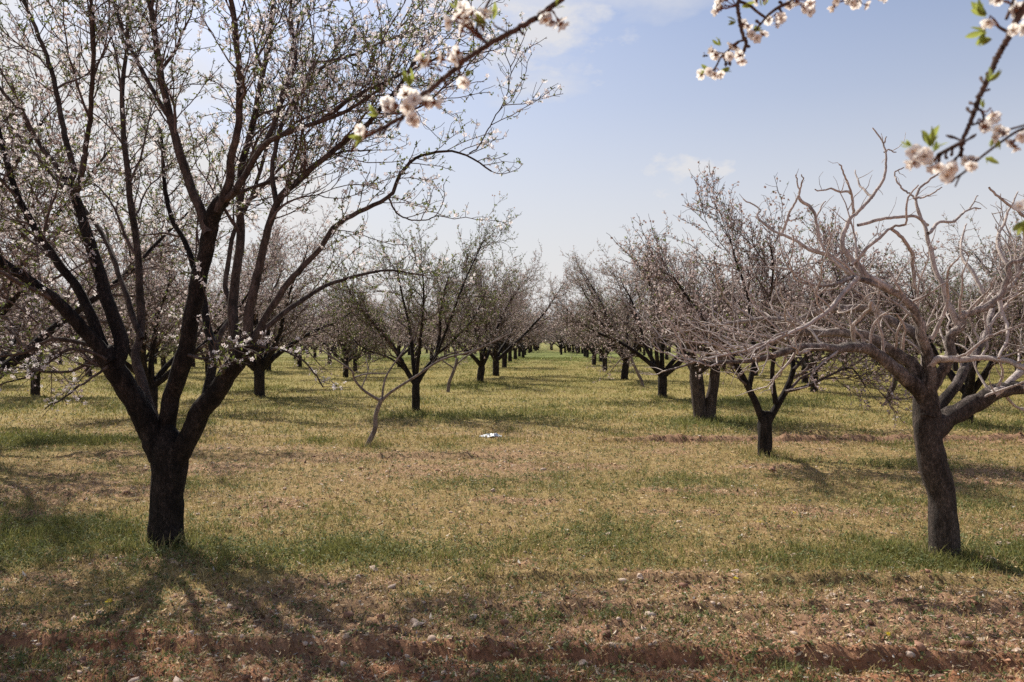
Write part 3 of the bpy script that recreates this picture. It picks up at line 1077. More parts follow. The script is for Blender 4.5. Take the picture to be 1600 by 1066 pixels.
# ---- the big tree in the left foreground
def left_tree():
    x, Y = ground_at(262, 850)
    z0 = float(ground_h(x, Y))
    root = thing('almond_tree', (x, Y, z0), 'large dark trunked almond tree in white blossom, left foreground', 'tree')
    base = (x, Y, z0)
    T = Tree(21)
    T.center = (0, 0, 2.0)
    tp = [(262, 866), (261, 845), (259, 810), (261, 770), (266, 730), (263, 690), (262, 655)]
    S, _ = trace(tp, Y, (0, 0), 1, 1, 34, base)
    w = np.interp(np.linspace(0, 1, 34), [0, 0.1, 0.25, 0.5, 0.66, 0.80, 0.9, 1], [82, 57, 50, 50, 52, 55, 34, 6])
    solid('trunk', S, w / 2 / F * Y, M_DARK, root, 20, 0.13, 2.0)
    sp = [
        # path, depth offset (start, end), width px (start, end), dress level
        ([(252, 715), (225, 655), (203, 615), (181, 578), (160, 545)], (0, -.25), 50, 36, 0),
        ([(172, 566), (132, 515), (94, 475), (45, 437), (0, 405), (-70, 360), (-150, 290)], (-.25, -.9), 27, 8, 2),
        ([(165, 552), (143, 495), (124, 452), (86, 400), (40, 330), (10, 250), (-20, 130)], (-.2, -.1), 22, 6, 2),
        ([(180, 578), (190, 540), (169, 475), (146, 400), (124, 330), (107, 289)], (-.2, .1), 30, 17, 1),
        ([(108, 291), (100, 277), (45, 200), (20, 160), (-30, 100)], (.1, .3), 12, 5, 2),
        ([(107, 289), (116, 268), (104, 220), (94, 176), (79, 105), (55, 45), (38, 0), (20, -70)], (.1, .5), 13, 5, 2),
        ([(108, 292), (122, 295), (139, 210), (144, 150), (146, 94), (144, 0), (140, -90)], (.1, -.5), 12, 5, 2),
        ([(246, 672), (227, 612), (212, 560), (219, 510), (214, 400), (195, 233), (190, 150), (200, 40), (205, -60)], (.1, 1.0), 20, 6, 2),
        ([(222, 530), (200, 470), (178, 410), (150, 350), (70, 260), (10, 190)], (.3, 1.4), 13, 5, 2),
        ([(260, 690), (266, 630), (277, 590), (292, 548), (300, 494), (319, 400), (330, 345), (350, 310)], (.05, -.35), 36, 25, 0),
        ([(326, 365), (312, 325), (289, 270), (270, 195), (255, 131), (244, 56), (233, 0), (222, -80)], (-.3, -.1), 19, 8, 2),
        ([(340, 330), (357, 285), (361, 248), (375, 188), (372, 100), (362, 0), (355, -80)], (-.35, -.8), 17, 7, 2),
        ([(348, 312), (368, 298), (409, 233), (440, 212), (500, 190), (560, 165), (600, 130)], (-.35, -.9), 14, 4, 2),
        ([(352, 308), (380, 298), (420, 285), (469, 270), (530, 240), (580, 235)], (-.35, .2), 8, 3, 2),
        ([(273, 195), (250, 160), (215, 95), (190, 40), (165, -40)], (-.2, .3), 10, 4, 2),
        ([(275, 725), (296, 680), (315, 642), (340, 608), (368, 570), (392, 536)], (0, -.3), 44, 31, 0),
        ([(372, 562), (368, 530), (364, 475), (372, 400), (376, 340), (378, 260), (400, 170), (420, 60), (430, -40)], (-.25, .3), 21, 7, 2),
        ([(384, 546), (390, 483), (409, 400), (432, 319), (480, 270), (533, 225), (584, 184), (630, 125), (660, 70)], (-.3, -.6), 19, 5, 2),
        ([(392, 536), (432, 467), (488, 400), (535, 345), (606, 308), (625, 270), (660, 243), (720, 240), (768, 268)], (-.3, .1), 15, 3, 1),
        ([(394, 533), (450, 483), (495, 455), (533, 438), (606, 422), (660, 430)], (-.3, .7), 13, 3, 1),
        ([(306, 662), (322, 620), (333, 560), (326, 520), (315, 456), (290, 380), (262, 320), (250, 200)], (.2, 1.3), 22, 6, 2),
        ([(334, 556), (345, 520), (362, 490), (352, 440), (368, 360), (400, 290), (440, 150), (470, 20)], (.4, 1.5), 13, 5, 2),
        ([(414, 225), (440, 160), (462, 90), (455, 20), (470, -60)], (-.5, .0), 10, 4, 2),
        ([(432, 319), (428, 250), (452, 170), (500, 110), (570, 80), (640, 50)], (-.4, .5), 10, 4, 2),
        ([(500, 190), (560, 150), (640, 110), (700, 85), (765, 80)], (-.6, -.2), 7, 2.5, 1),
        ([(733, 240), (748, 228), (770, 188), (792, 150), (797, 110), (785, 80)], (0, .1), 2.6, 1.6, 1),
        ([(606, 308), (622, 335), (650, 345), (690, 338)], (0, .1), 4, 2, 1),
        ([(295, 555), (325, 561), (360, 548), (400, 540), (470, 561), (505, 605)], (-.3, -.8), 6, 2.5, 3),
        ([(168, 562), (110, 545), (60, 580), (0, 602)], (-.3, -.5), 7, 2.5, 3),
        ([(170, 572), (130, 600), (100, 622), (70, 640)], (-.3, -.5), 6, 2, 3),
        ([(150, 540), (90, 530), (40, 550), (-30, 560)], (-.3, -.3), 9, 3, 2),
        ([(165, 556), (100, 580), (30, 575), (-40, 590)], (-.2, .5), 7, 2.5, 1),
    ]
    T.sh_len = (0.25, 0.68)
    T.sh_gap = 0.09
    T.tw_gap = 0.062
    T.tw_len = (0.04, 0.24)
    T.br_len = (0.5, 1.2)
    T.br_gap = 0.26
    T.crook = 0.17
    T.up = 0.035
    T.pb, T.pl = 0.27, 0.34
    T.bud_gap = 0.035
    T.rmin = 0.0024
    sp = [(p, d, a * .80, b_ * .85, lv) for (p, d, a, b_, lv) in sp]
    res = px_trace_limbs(T, root, Y, base, sp, M_DARK, M_LIMB, 0.14)
    for S, rad, lvl in res:
        pts = [tuple(p) for p in S]
        if lvl == 2:
            T.limb_branches(pts, rad[0], rad[-1], 0.3)
            T.dress(pts, rad[-1] * 1.5, 0.35)
        elif lvl == 1:
            T.dress(pts, rad[-1] * 1.5, 0.3)
        elif lvl == 3:
            T.along(pts, .045, lambda q, t, u: T.twig(q, side_dir(T.r, t, T.r.uniform(.5, 1.1), (0, 0, .5)), T.r.uniform(.06, .28), .0025), .25)
        else:
            T.br_gap = 0.9
            T.limb_branches(pts, rad[0] * 0.4, rad[-1] * 0.4, 0.6)
            T.br_gap = 0.26
    T.finish(root, M_TWIG, M_BLOOM, 0.035, 0.027, True, split=100)
    print('left tree blossoms', len(T.bloom), 'leaves', len(T.leaf))


# ---- the gnarled bare tree in the right foreground
def right_tree():
    x, Y = ground_at(1474, 870)
    z0 = float(ground_h(x, Y))
    root = thing('almond_tree', (x, Y, z0), 'gnarled leafless almond tree with curved trunk and pale twisting limbs, right foreground', 'tree')
    base = (x, Y, z0)
    T = Tree(33)
    tp = [(1476, 884), (1475, 865), (1473, 810), (1470, 770), (1458, 730), (1450, 690), (1448, 650), (1446, 610), (1446, 590)]
    S, _ = trace(tp, Y, (0, 0), 1, 1, 40, base)
    w = np.interp(np.linspace(0, 1, 40), [0, 0.08, 0.3, 0.5, 0.68, 0.78, 0.88, 0.95, 1], [62, 45, 41, 41, 41, 42, 38, 32, 14])
    solid('trunk', S, w / 2 / F * Y, M_GNARL, root, 24, 0.15, 5.0)
    sp = [
        ([(1449, 655), (1443, 625), (1425, 598), (1405, 585), (1375, 556), (1345, 543), (1307, 544), (1247, 544), (1190, 560), (1120, 568), (1060, 560)], (0, -.5), 31, 3, 1),
        ([(1446, 640), (1438, 600), (1427, 574), (1397, 550), (1360, 528), (1330, 521), (1292, 520), (1243, 520), (1206, 535), (1160, 552), (1112, 558), (1040, 580)], (0, .1), 26, 3, 1),
        ([(1449, 575), (1444, 545), (1431, 524), (1390, 501), (1352, 483), (1292, 483), (1240, 500), (1190, 500), (1110, 510), (1020, 530)], (0, .7), 22, 3, 1),
        ([(1447, 650), (1449, 612), (1452, 575), (1448, 545), (1441, 525), (1437, 501), (1416, 471), (1386, 449), (1337, 434), (1300, 445), (1250, 440)], (-.05, -.4), 26, 4, 1),
        ([(1340, 434), (1318, 458), (1292, 486), (1255, 510), (1217, 528), (1157, 550), (1100, 560)], (-.35, -.8), 10, 3, 1),
        ([(1449, 640), (1454, 612), (1466, 590), (1482, 560), (1484, 524), (1502, 509), (1506, 490), (1544, 479), (1570, 449), (1577, 415), (1600, 405), (1640, 380)], (0, -.3), 22, 6, 1),
        ([(1456, 650), (1478, 625), (1506, 580), (1532, 539), (1544, 509), (1556, 470), (1590, 430), (1600, 380)], (.1, .9), 22, 6, 1),
        ([(1460, 672), (1480, 655), (1525, 629), (1555, 614), (1600, 608), (1660, 590), (1730, 560)], (0, .1), 36, 16, 1),
        ([(1550, 617), (1575, 598), (1600, 575), (1640, 540), (1680, 480)], (0, .4), 18, 7, 1),
        ([(1450, 575), (1465, 560), (1487, 561), (1544, 560), (1574, 565), (1600, 573), (1660, 580)], (-.1, -.6), 15, 7, 1),
        ([(1500, 512), (1484, 480), (1468, 440), (1456, 400), (1446, 360), (1431, 312), (1442, 290), (1469, 268)], (-.1, .2), 13, 4, 0),
        ([(1431, 311), (1416, 300), (1401, 285), (1399, 270), (1412, 262)], (.1, .2), 4.5, 2.6, 0),
        ([(1433, 310), (1450, 306), (1472, 293)], (.1, 0), 4, 2.4, 0),
        ([(1390, 451), (1350, 425), (1318, 383), (1326, 345), (1337, 334), (1360, 312), (1382, 272), (1382, 240), (1378, 221), (1363, 200)], (-.3, 0), 12, 3, 0),
        ([(1381, 238), (1389, 236), (1400, 238)], (0, 0), 3.5, 2.4, 0),
        ([(1379, 224), (1385, 214)], (0, 0), 3.2, 2.4, 0),
        ([(1333, 334), (1332, 305), (1322, 280), (1311, 257)], (-.1, -.3), 6, 2.8, 0),
        ([(1330, 303), (1305, 297), (1273, 296)], (-.1, -.3), 5, 2.6, 0),
        ([(1362, 310), (1345, 290), (1336, 266)], (-.1, .2), 5, 2.6, 0),
        ([(1337, 434), (1310, 412), (1288, 400), (1225, 368), (1183, 341), (1187, 326), (1161, 311)], (-.3, .1), 9, 2.8, 0),
        ([(1222, 367), (1232, 335), (1247, 304), (1246, 285), (1243, 273)], (-.1, -.2), 6, 2.6, 0),
        ([(1247, 303), (1253, 285), (1252, 273)], (-.1, -.2), 4, 2.4, 0),
        ([(1247, 306), (1262, 322), (1273, 338), (1281, 379), (1300, 406)], (-.1, -.2), 6, 6, 0),
        ([(1273, 340), (1290, 315)], (-.1, 0), 4, 2.4, 0),
        ([(1340, 352), (1380, 342), (1431, 338), (1450, 352)], (-.1, .1), 6, 6, 0),
        ([(1330, 415), (1352, 390), (1393, 356), (1416, 349), (1416, 319), (1435, 289)], (-.3, -.5), 7, 2.8, 0),
        ([(1393, 358), (1410, 375), (1424, 400), (1428, 450)], (-.3, 0), 6, 9, 0),
        ([(1450, 365), (1465, 349), (1491, 343), (1517, 326), (1532, 326)], (0, .4), 7, 3, 0),
        ([(1515, 328), (1528, 306)], (.4, .5), 4, 2.4, 0),
        ([(1545, 293), (1565, 312), (1589, 330), (1620, 350)], (0, .1), 4, 7, 0),
        ([(1552, 480), (1520, 430), (1500, 390), (1510, 350)], (0, .5), 10, 3, 0),
        ([(1577, 420), (1560, 380), (1570, 340), (1590, 300)], (-.2, .2), 8, 3, 0),
        ([(1345, 545), (1330, 515), (1352, 490), (1362, 470)], (-.1, -.4), 9, 5, 0),
        ([(1410, 545), (1412, 510), (1400, 490)], (-.3, -.5), 6, 3, 0),
        ([(1455, 530), (1480, 470), (1478, 430), (1500, 400)], (-.2, -.5), 9, 3, 0),
        ([(1562, 470), (1575, 520), (1560, 560)], (-.3, -.5), 8, 5, 0),
    ]
    sp = [(p, d, a * (.9 if a > 20 else .8), b_ * .72, lv) for (p, d, a, b_, lv) in sp]
    res = px_trace_limbs(T, root, Y, base, sp, M_GNARL, M_PALE, 0.26)
    # crooked short bare wood between the traced limbs
    T.pb = T.pl = 0.0
    T.crook = 0.24
    T.up = 0.02
    r = T.r
    T.floor = 1.0
    for S, rad, lvl in res:
        pts = [tuple(p) for p in S]

        def twg(q, t, u, k=1.0):
            T.twig(q, side_dir(r, t, r.uniform(0.5, 1.2), (0, 0, .6)), r.uniform(0.06, 0.22), 0.003 * r.uniform(0.8, 1.3))

        def knobby(q, t, u, RR=rad):
            rr = float(np.interp(u, [0, 1], [RR[0], RR[-1]])) * r.uniform(0.3, 0.55)
            rr = max(0.006, min(0.012, rr))
            d = side_dir(r, t, r.uniform(0.45, 0.95), (-0.45 if q[0] < -0.2 else 0.3, 0.0, 1.0))
            pp = wander(r, q, d, r.uniform(0.25, 0.75), 8, 0.24, 0.05)
            T.twigs.add(pp, taper(rr, 0.003, 8), 6)
            T.along(pp, 0.12, lambda a, b, c: T.twigs.add(
                wander(r, a, side_dir(r, b, r.uniform(.5, 1.1), (0, 0, .9)), r.uniform(.08, .28), 5, 0.26, 0.05), taper(rr * .5, 0.0016, 5), 4), 0.2)
        if lvl == 1:
            T.along(pts, 0.10, knobby, 0.22)
            T.along(pts, 0.3, twg, 0.2)
        else:
            T.along(pts, 0.2, twg, 0.1)
    T.finish(root, M_PALE, None)


# ---- generic row trees
def row_tree(seed, label, cat='tree', loc=(0, 0, 0), group=None, trunk_h=0.62, trunk_r=0.115, nl=7, bloom=0.5, leaf=0.18,
             spread=0.8, height=4.6, limbs=None, trunk_pts=None, trunk_mat=None, bloom_mat=None, twig_mat=None, dens=1.45, leaf_mat=None, rmin=0.003):
    root = thing('almond_tree', loc, label, cat, group)
    T = Tree(seed)
    r = T.r
    T.rmin = rmin
    T.pb, T.pl = bloom, leaf
    T.bud_gap = 0.075
    T.center = (0, 0, 1.7)
    T.floor = 0.75
    T.sh_gap = 0.175 / dens
    T.tw_gap = 0.10 / dens
    T.br_gap = 0.30 / dens
    T.sh_len = (0.35, 0.9)
    T.br_len = (0.6, 1.3)
    T.crook = 0.18
    T.up = 0.035
    tm = trunk_mat or M_DARK
    if trunk_pts is None:
        lean = (r.uniform(-.08, .08), r.uniform(-.08, .08))
        trunk_pts = [(0, 0, -0.08), (lean[0] * .3, lean[1] * .3, trunk_h * .4), (lean[0], lean[1], trunk_h), (lean[0] * 1.1, lean[1] * 1.1, trunk_h + .12)]
    S = spline(trunk_pts, 16)
    solid('trunk', S, np.interp(np.linspace(0, 1, 16), [0, .15, .75, 1], [trunk_r * 1.25, trunk_r, trunk_r * 1.0, trunk_r * .7]), tm, root, 12, .13, seed)
    top = tuple(S[-3])
    specs = []
    if limbs is None:
        a0 = r.random() * 6.28
        for k in range(nl):
            a = a0 + k * 6.283 / nl + r.uniform(-.35, .35)
            s = spread * (r.uniform(0.9, 1.7) if k % 3 else r.uniform(.15, .6))
            d = nrm((math.cos(a) * s, math.sin(a) * s, 1))
            ln = height * r.uniform(0.5, 0.66)
            pp = wander(r, (top[0], top[1], top[2] - .05), d, ln * (1.0 if k % 3 else .9), 10, 0.15, 0.075)
            specs.append((pp, trunk_r * r.uniform(.5, .68), 0.012))
        T.floor = 0.65
    else:
        specs = limbs
    for k, (pp, r0, r1) in enumerate(specs):
        pts = [tuple(p) for p in spline(pp, 14)]
        solid('limb', pts, taper(r0, r1, 14, .8), tm if r0 > .03 else M_LIMB, root, 8, .12, seed + k)
        T.limb_branches(pts, r0, r1, .22)
        T.dress(pts, r1, .4)
    T.finish(root, twig_mat or M_ROWTWIG, bloom_mat or M_FADED, 0.036, 0.036, False, leaf_mat)
    return root


def gpos(px, py):
    x, y = ground_at(px, py)
    return (x, y, float(gh_base(np.array(x), np.array(y))))


def local_paths(specs, Y, base):
    out = []
    for path, dz, w0, w1 in specs:
        S, rad = trace(path, Y, dz, w0, w1, 3 * len(path), base)
        out.append(([tuple(p) for p in S], max(rad[0], .008), max(rad[-1], .006)))
    return out


left_tree()
right_tree()

# tree with the dark forked trunk, mid right
b = gpos(1195, 712)
row_tree(41, 'almond tree with a short black trunk forking in a Y behind the gnarled bare tree', loc=b, trunk_r=0.098, height=3.9, dens=1.7, bloom=.5, leaf=.12,
         trunk_pts=[(0, 0, -.1), (0, 0, .25), (0, 0, .5), (0.01, 0, .62)],
         limbs=local_paths([
             ([(1194, 665), (1180, 628), (1166, 600), (1152, 572), (1125, 530), (1085, 480), (1050, 430)], (0, -.3), 13, 3),
             ([(1170, 606), (1178, 560), (1174, 520), (1168, 460), (1150, 410), (1140, 370)], (0, .4), 9, 2.5),
             ([(1197, 665), (1212, 638), (1228, 610), (1240, 575), (1238, 545), (1262, 490), (1300, 440)], (0, .2), 13, 3),
             ([(1212, 630), (1206, 585), (1210, 545), (1204, 480), (1208, 420), (1204, 385)], (0, -.5), 9, 2.5),
             ([(1226, 612), (1262, 603), (1300, 585), (1330, 575), (1352, 604)], (0, -.4), 6, 2),
             ([(1240, 578), (1290, 520), (1320, 440)], (0, .6), 6, 2)], b[1], b))
# old tree with twin trunks
b = gpos(1098, 656)
root = row_tree(42, 'old almond tree with two thick brown trunks side by side in green grass', loc=b, trunk_r=0.135, height=3.2, nl=7, spread=1.0, trunk_mat=M_OLD,
                bloom=.45, leaf=.12, trunk_pts=[(-.03, 0, -.1), (-.08, 0, .4), (-.13, 0, .9), (-.15, 0, 1.15)], dens=1.5)
S = spline([(.12, .02, -.1), (.16, .02, .35), (.24, .05, .8), (.27, .05, 1.3), (.35, .1, 1.9)], 16)
solid('trunk', S, taper(.135, .06, 16), M_OLD, root, 12, .15, 9)

# the green-tinged tree in the left row
b = gpos(650, 644)
row_tree(43, 'slim black trunked almond tree with fresh green leaves, behind the thin pale sapling', loc=b, trunk_r=0.088, height=4.0, bloom=.15, leaf=.48, dens=1.45,
         trunk_pts=[(0, 0, -.1), (0, 0, .3), (0, 0, .62), (0, 0, .75)],
         limbs=local_paths([
             ([(649, 600), (638, 584), (624, 558), (603, 524), (575, 495), (545, 455)], (0, -.3), 9, 2),
             ([(651, 600), (664, 578), (680, 558), (686, 531), (690, 475), (702, 430)], (0, .2), 9, 2),
             ([(650, 600), (645, 560), (640, 510), (628, 460), (620, 415)], (0, .6), 8, 2),
             ([(680, 560), (700, 510), (722, 450), (742, 405), (756, 375)], (0, -.3), 5, 1.5),
             ([(650, 590), (656, 540), (662, 470), (660, 420)], (0, -.9), 7, 2),
             ([(630, 565), (595, 520), (560, 480), (535, 430)], (0, .7), 5, 1.5), ([(672, 562), (705, 535), (738, 500), (760, 455)], (0, .7), 5, 1.5), ([(640, 585), (610, 560), (570, 545), (540, 520)], (0, -.5), 4.5, 1.5)], b[1], b), leaf_mat=M_LEAF)


# ---- young pale saplings
def sapling(label, base_px, trunk, limbs, seed, w):
    b = gpos(*base_px)
    root = thing('almond_sapling', b, label, 'sapling')
    T = Tree(seed)
    T.pb = T.pl = 0
    T.crook = .12
    S, rad = trace(trunk, b[1], (0, 0), w, w * .75, 20, b)
    solid('trunk', S, rad, M_SAPLING, root, 10, .12, seed)
    for path, dz, w0, w1 in limbs:
        S, rad = trace(path, b[1], dz, w0 * .9, w1, 4 * len(path), b)
        solid('limb', S, rad, M_SAPLING, root, 7, .08, seed)
        pts = [tuple(p) for p in S]
        T.along(pts, .09, lambda q, t, u: T.twig(q, side_dir(T.r, t, T.r.uniform(.4, .9), (0, 0, .7)), T.r.uniform(.10, .5), .0032), .3)
    T.finish(root, M_SAPLING, None)


sapling('thin pale leafless sapling with a bent trunk forking into three, left of the white litter', (575, 697),
        [(572, 702), (578, 688), (586, 670), (587, 650), (592, 635), (597, 622)],
        [([(596, 627), (580, 618), (565, 607), (553, 592), (550, 580), (525, 562), (500, 545)], (0, -.3), 5.5, 1.8),
         ([(597, 626), (612, 612), (650, 588), (690, 562), (740, 548), (800, 520)], (0, -.2), 5.5, 1.6),
         ([(597, 625), (599, 605), (605, 585), (622, 560), (640, 535), (655, 500)], (0, .3), 4, 1.4),
         ([(553, 590), (575, 584), (605, 584)], (-.1, .2), 3, 1.6), ([(565, 606), (575, 580), (572, 560)], (-.1, .2), 2.6, 1.4)], 51, 8.5)
sapling('small pale sapling leaning right just behind the green leaved tree', (701, 612),
        [(700, 614), (702, 598), (707, 585), (712, 571), (714, 560)],
        [([(710, 576), (695, 566), (672, 548), (655, 535)], (0, -.2), 3, 1.4), ([(713, 570), (730, 556), (760, 540), (795, 518)], (0, .1), 3.4, 1.3),
         ([(713, 566), (712, 545), (720, 520)], (0, .3), 3, 1.3)], 52, 6)
sapling('slim dark curved young trunk between two row trees right of the lane', (1004, 604),
        [(1005, 606), (1002, 595), (994, 578), (985, 560), (978, 545)],
        [([(980, 550), (970, 520), (965, 480)], (0, .2), 3, 1.3), ([(982, 556), (990, 530), (1000, 500)], (0, -.3), 3, 1.3)], 53, 5)

# ---- row trees repeated from a few grown ones
GR = 'almond trees planted in rows'
P1 = row_tree(61, 'dark trunked row tree just behind and left of the twin trunked tree', loc=gpos(1035, 621), group=GR, bloom=.55, leaf=.12, spread=.9, height=5.7, trunk_r=.125)
P2 = row_tree(62, 'tall twiggy row tree with a forked black trunk beside the leaning sapling', loc=gpos(750, 598), group=GR, bloom=.35, leaf=.15, spread=.7, height=6.7, trunk_r=.13, nl=8)
P3 = row_tree(63, 'grey twiggy tree whose trunk shows right of the big blossoming tree', loc=gpos(403, 606), group=GR, bloom=.4, leaf=.22, spread=.9, trunk_r=.12)
P4 = row_tree(64, 'bushy green tinged tree far behind the thin pale sapling', loc=gpos(555, 580), group=GR, bloom=.2, leaf=.5, spread=.95, height=4.4)
P5 = row_tree(65, 'dark trunked tree under the horizontal pale limbs of the gnarled tree', loc=gpos(1272, 612), group=GR, bloom=.6, leaf=.08, spread=.9, nl=8)
PR = [P1, P2, P3, P4, P5]
rr = random.Random(4)
explicit = [((1510, 662), P3, .95, 'dark forked tree glimpsed between the trunk and right arm of the gnarled tree'),
            ((775, 588), P1, 1.15, 'grey row tree close behind the tall twiggy one at the left lane edge'),
            ((788, 574), P5, 1.25, 'last row tree still told apart at the left edge of the lane'),
            ((975, 593), P2, 1.1, 'black trunked row tree beside the slim curved young trunk'),
            ((945, 579), P4, 1.15, 'row tree with a stout low fork, fourth from the end of the right row'),
            ((928, 570), P3, 1.15, 'row tree leaning over the lane, third from the end of the right row'),
            ((877, 554), P1, .95, 'small far tree in bright green grass at the very end of the lane'),
            ((257, 581), P2, 1.0, 'far tree whose trunk shows between the left and middle limbs of the big tree')]
done = [(o.location.x, o.location.y) for o in COL.objects if o.name.startswith('almond_') and o.parent is None]
for (px, py), P, s, lab in explicit:
    l = gpos(px, py)
    copy_tree(P, l, rr.uniform(0, 6.28), s, lab, GR)
    done.append((l[0], l[1]))
b = gpos(1388, 631)
sap = thing('almond_sapling', b, 'stubby tree with a bowed bare brown trunk left of the gnarled trunk', 'sapling')
T = Tree(71)
S, rad = trace([(1387, 633), (1390, 615), (1397, 600), (1398, 585), (1385, 565), (1370, 550)], b[1], (0, 0), 10, 6, 18, b)
solid('trunk', S, rad, M_OLD, sap, 10, .13, 4)
T.pb, T.pl, T.rmin = .4, .1, .0025
for k in range(4):
    pp = wander(T.r, tuple(S[-2]), (T.r.gauss(0, .6), T.r.gauss(0, .6), 1), 1.3, 9, .14, .03)
    solid('limb', pp, taper(.03, .008, 9), M_LIMB, sap, 7, .1, k)
    T.limb_branches(pp, .03, .008, .2)
T.finish(sap, M_ROWTWIG, M_FADED, .04, .036)
done.append((b[0], b[1]))

ORD = ['nearest', 'second', 'third', 'fourth', 'fifth', 'sixth', 'seventh', 'eighth', 'ninth', 'tenth', 'eleventh', 'twelfth', 'thirteenth']
ROWN = {1: 'first', 2: 'second', 3: 'third', 4: 'fourth', 5: 'fifth'}
far_pts = []
for row in range(-12, 13):
    if row == 0:
        continue
    X0 = (row - 0.5) * 5.8 + .1 if row > 0 else (row + 0.5) * 5.8 - .1
    cnt = 0
    for k in range(-1, 22):
        Y = 6.2 + 5.6 * k + rr.uniform(-.4, .4)
        x = X0 + Y * 68 / F + rr.uniform(-.4, .4)
        keep = rr.random()
        if Y < 3 or abs(x) > 0.66 * Y + 3 or Y < 10:
            continue
        if min(math.hypot(x - a, Y - c) for a, c in done) < 3.6:
            continue
        if abs(row) == 1 and Y < 52:
            continue
        if keep < .08:
            continue
        if Y < 47:
            cnt += 1
            side = 'left' if row < 0 else 'right'
            lab = '%s of the further trees in the %s row %s of the lane' % (ORD[cnt - 1], ROWN.get(abs(row), 'outer'), side)
            copy_tree(PR[rr.randrange(5)], (x, Y, float(gh_base(np.array(x), np.array(Y)))), rr.uniform(0, 6.28), rr.uniform(.98, 1.18), lab, GR)
            done.append((x, Y))
        else:
            far_pts.append((x, Y))


for k in range(80):      # beyond the end of the lane
    far_pts.append((6.0 + rr.uniform(-14, 14), rr.uniform(90, 150)))


# ---- the far rows that read as one mass
def far_orchard():
    protos = []
    for s in (81, 82, 83):
        T = Tree(s)
        r = T.r
        T.rmin, T.pb, T.pl = .007, .5, .15
        T.sh_gap, T.tw_gap, T.br_gap, T.bud_gap = .24, .18, .32, .14
        T.floor = .8
        T.center = (0, 0, 1.7)
        tk = Tubes()
        tk.add([(0, 0, -.1), (0, 0, .3), (0, 0, .7)], [.14, .12, .11], 7)
        T.crook, T.up, T.floor = .18, .02, .45
        for k in range(6):
            a = k * 1.05 + r.uniform(-.3, .3)
            pp = wander(r, (0, 0, .6), (math.cos(a) * 1.1, math.sin(a) * 1.1, 1), 2.8, 8, .14, .07)
            tk.add(pp, taper(.06, .015, 8), 6)
            T.limb_branches(pp, .05, .015, .2)
        protos.append((tk.arrays(), T.twigs.arrays(), stamp(BL2V, BL2Q, np.array(T.bloom), rand_rot(T.rng, len(T.bloom)), np.full(len(T.bloom), .065))))
    Vs, Qs, Ms, off = [], [], [], 0
    for (x, y) in far_pts:
        pr = protos[rr.randrange(3)]
        a, s = rr.uniform(0, 6.28), rr.uniform(1.0, 1.2)
        R = np.array([[math.cos(a), -math.sin(a), 0], [math.sin(a), math.cos(a), 0], [0, 0, 1]]) * s
        z = float(gh_base(np.array(x), np.array(y)))
        for mi, (v, q) in enumerate(pr):
            Vs.append(v @ R.T + np.array([x, y, z]))
            Qs.append(q + off)
            Ms.append(np.full(len(q), mi, np.int32))
            off += len(v)
    o = link('distant_orchard', mesh_from('distant_orchard', np.concatenate(Vs), np.concatenate(Qs), None, [M_DARK, M_ROWTWIG, M_FADED], qm=np.concatenate(Ms)))
    tag(o, 'far rows of grey twiggy almond trees merging into one mass at the horizon', 'orchard', kind='stuff')


far_orchard()


# ------------------------------------------------------------------ the tree beside the camera whose flowering tips hang into view
def petal_flower(rng, size, openness):
    """one almond flower: petals, stamens, calyx. local z = facing direction"""
    V, Q, Mi = [], [], []

    def addg(P, m):
        n, k = P.shape[0], P.shape[1]
        o = sum(len(a) for a in V)
        V.append(P.reshape(-1, 3))
        for i in range(n - 1):
            for j in range(k - 1):
                Q.append((o + i * k + j, o + i * k + j + 1, o + (i + 1) * k + j + 1, o + (i + 1) * k + j))
                Mi.append(m)
    for k in range(5):
        a = k * 1.2566 + rng.normal(0, .1)
        tilt = openness + rng.normal(0, .12)
        u = np.linspace(0, 1, 6)[:, None]
        v = np.linspace(-1, 1, 5)[None, :]
        wid = 0.26 * np.sin(np.clip(u, 0.02, .97) * math.pi * .82) ** .8 + .02
        ln = 0.52 * u - 0.07 * u ** 4 * (1 - np.abs(v)) - .04 * u ** 3 * v ** 2
        rad = ln * np.cos(tilt * (1 - .35 * u))
        zz = ln * np.sin(tilt * (1 - .35 * u)) + .07 * v ** 2 * u + rng.normal(0, .008, (6, 5))
        lat = wid * v
        x = rad * math.cos(a) - lat * math.sin(a)
        y = rad * math.sin(a) + lat * math.cos(a)
        addg(np.stack([x + 0 * v, y + 0 * v, zz + 0 * u], -1), 0)
    tb = Tubes()
    for k in range(14):
        d = nrm((rng.normal(0, .45), rng.normal(0, .45), 1))
        l = rng.uniform(.2, .32)
        tb.add([(0, 0, 0), (d[0] * l * .5, d[1] * l * .5, d[2] * l * .5), (d[0] * l, d[1] * l, d[2] * l)], [.008, .007, .016], 3)
    v, q = tb.arrays()
    o = sum(len(a) for a in V)
    V.append(v)
    Q += [tuple(a) for a in q + o]
    Mi += [1] * len(q)
    tb = Tubes()
    tb.add([(0, 0, -.34), (0, 0, -.24), (0, 0, -.12), (0, 0, -.02), (0, 0, .03)], [.03, .035, .085, .10, .11], 7)
    for k in range(5):
        a = k * 1.2566 + .6
        tb.add([(.08 * math.cos(a), .08 * math.sin(a), -.03), (.19 * math.cos(a), .19 * math.sin(a), -.02), (.27 * math.cos(a), .27 * math.sin(a), -.07)], [.05, .05, .008], 4)
    v, q = tb.arrays()
    o = sum(len(a) for a in V)
    V.append(v)
    Q += [tuple(a) for a in q + o]
    Mi += [2] * len(q)
    return np.concatenate(V) * size, np.array(Q), np.array(Mi, np.int32)


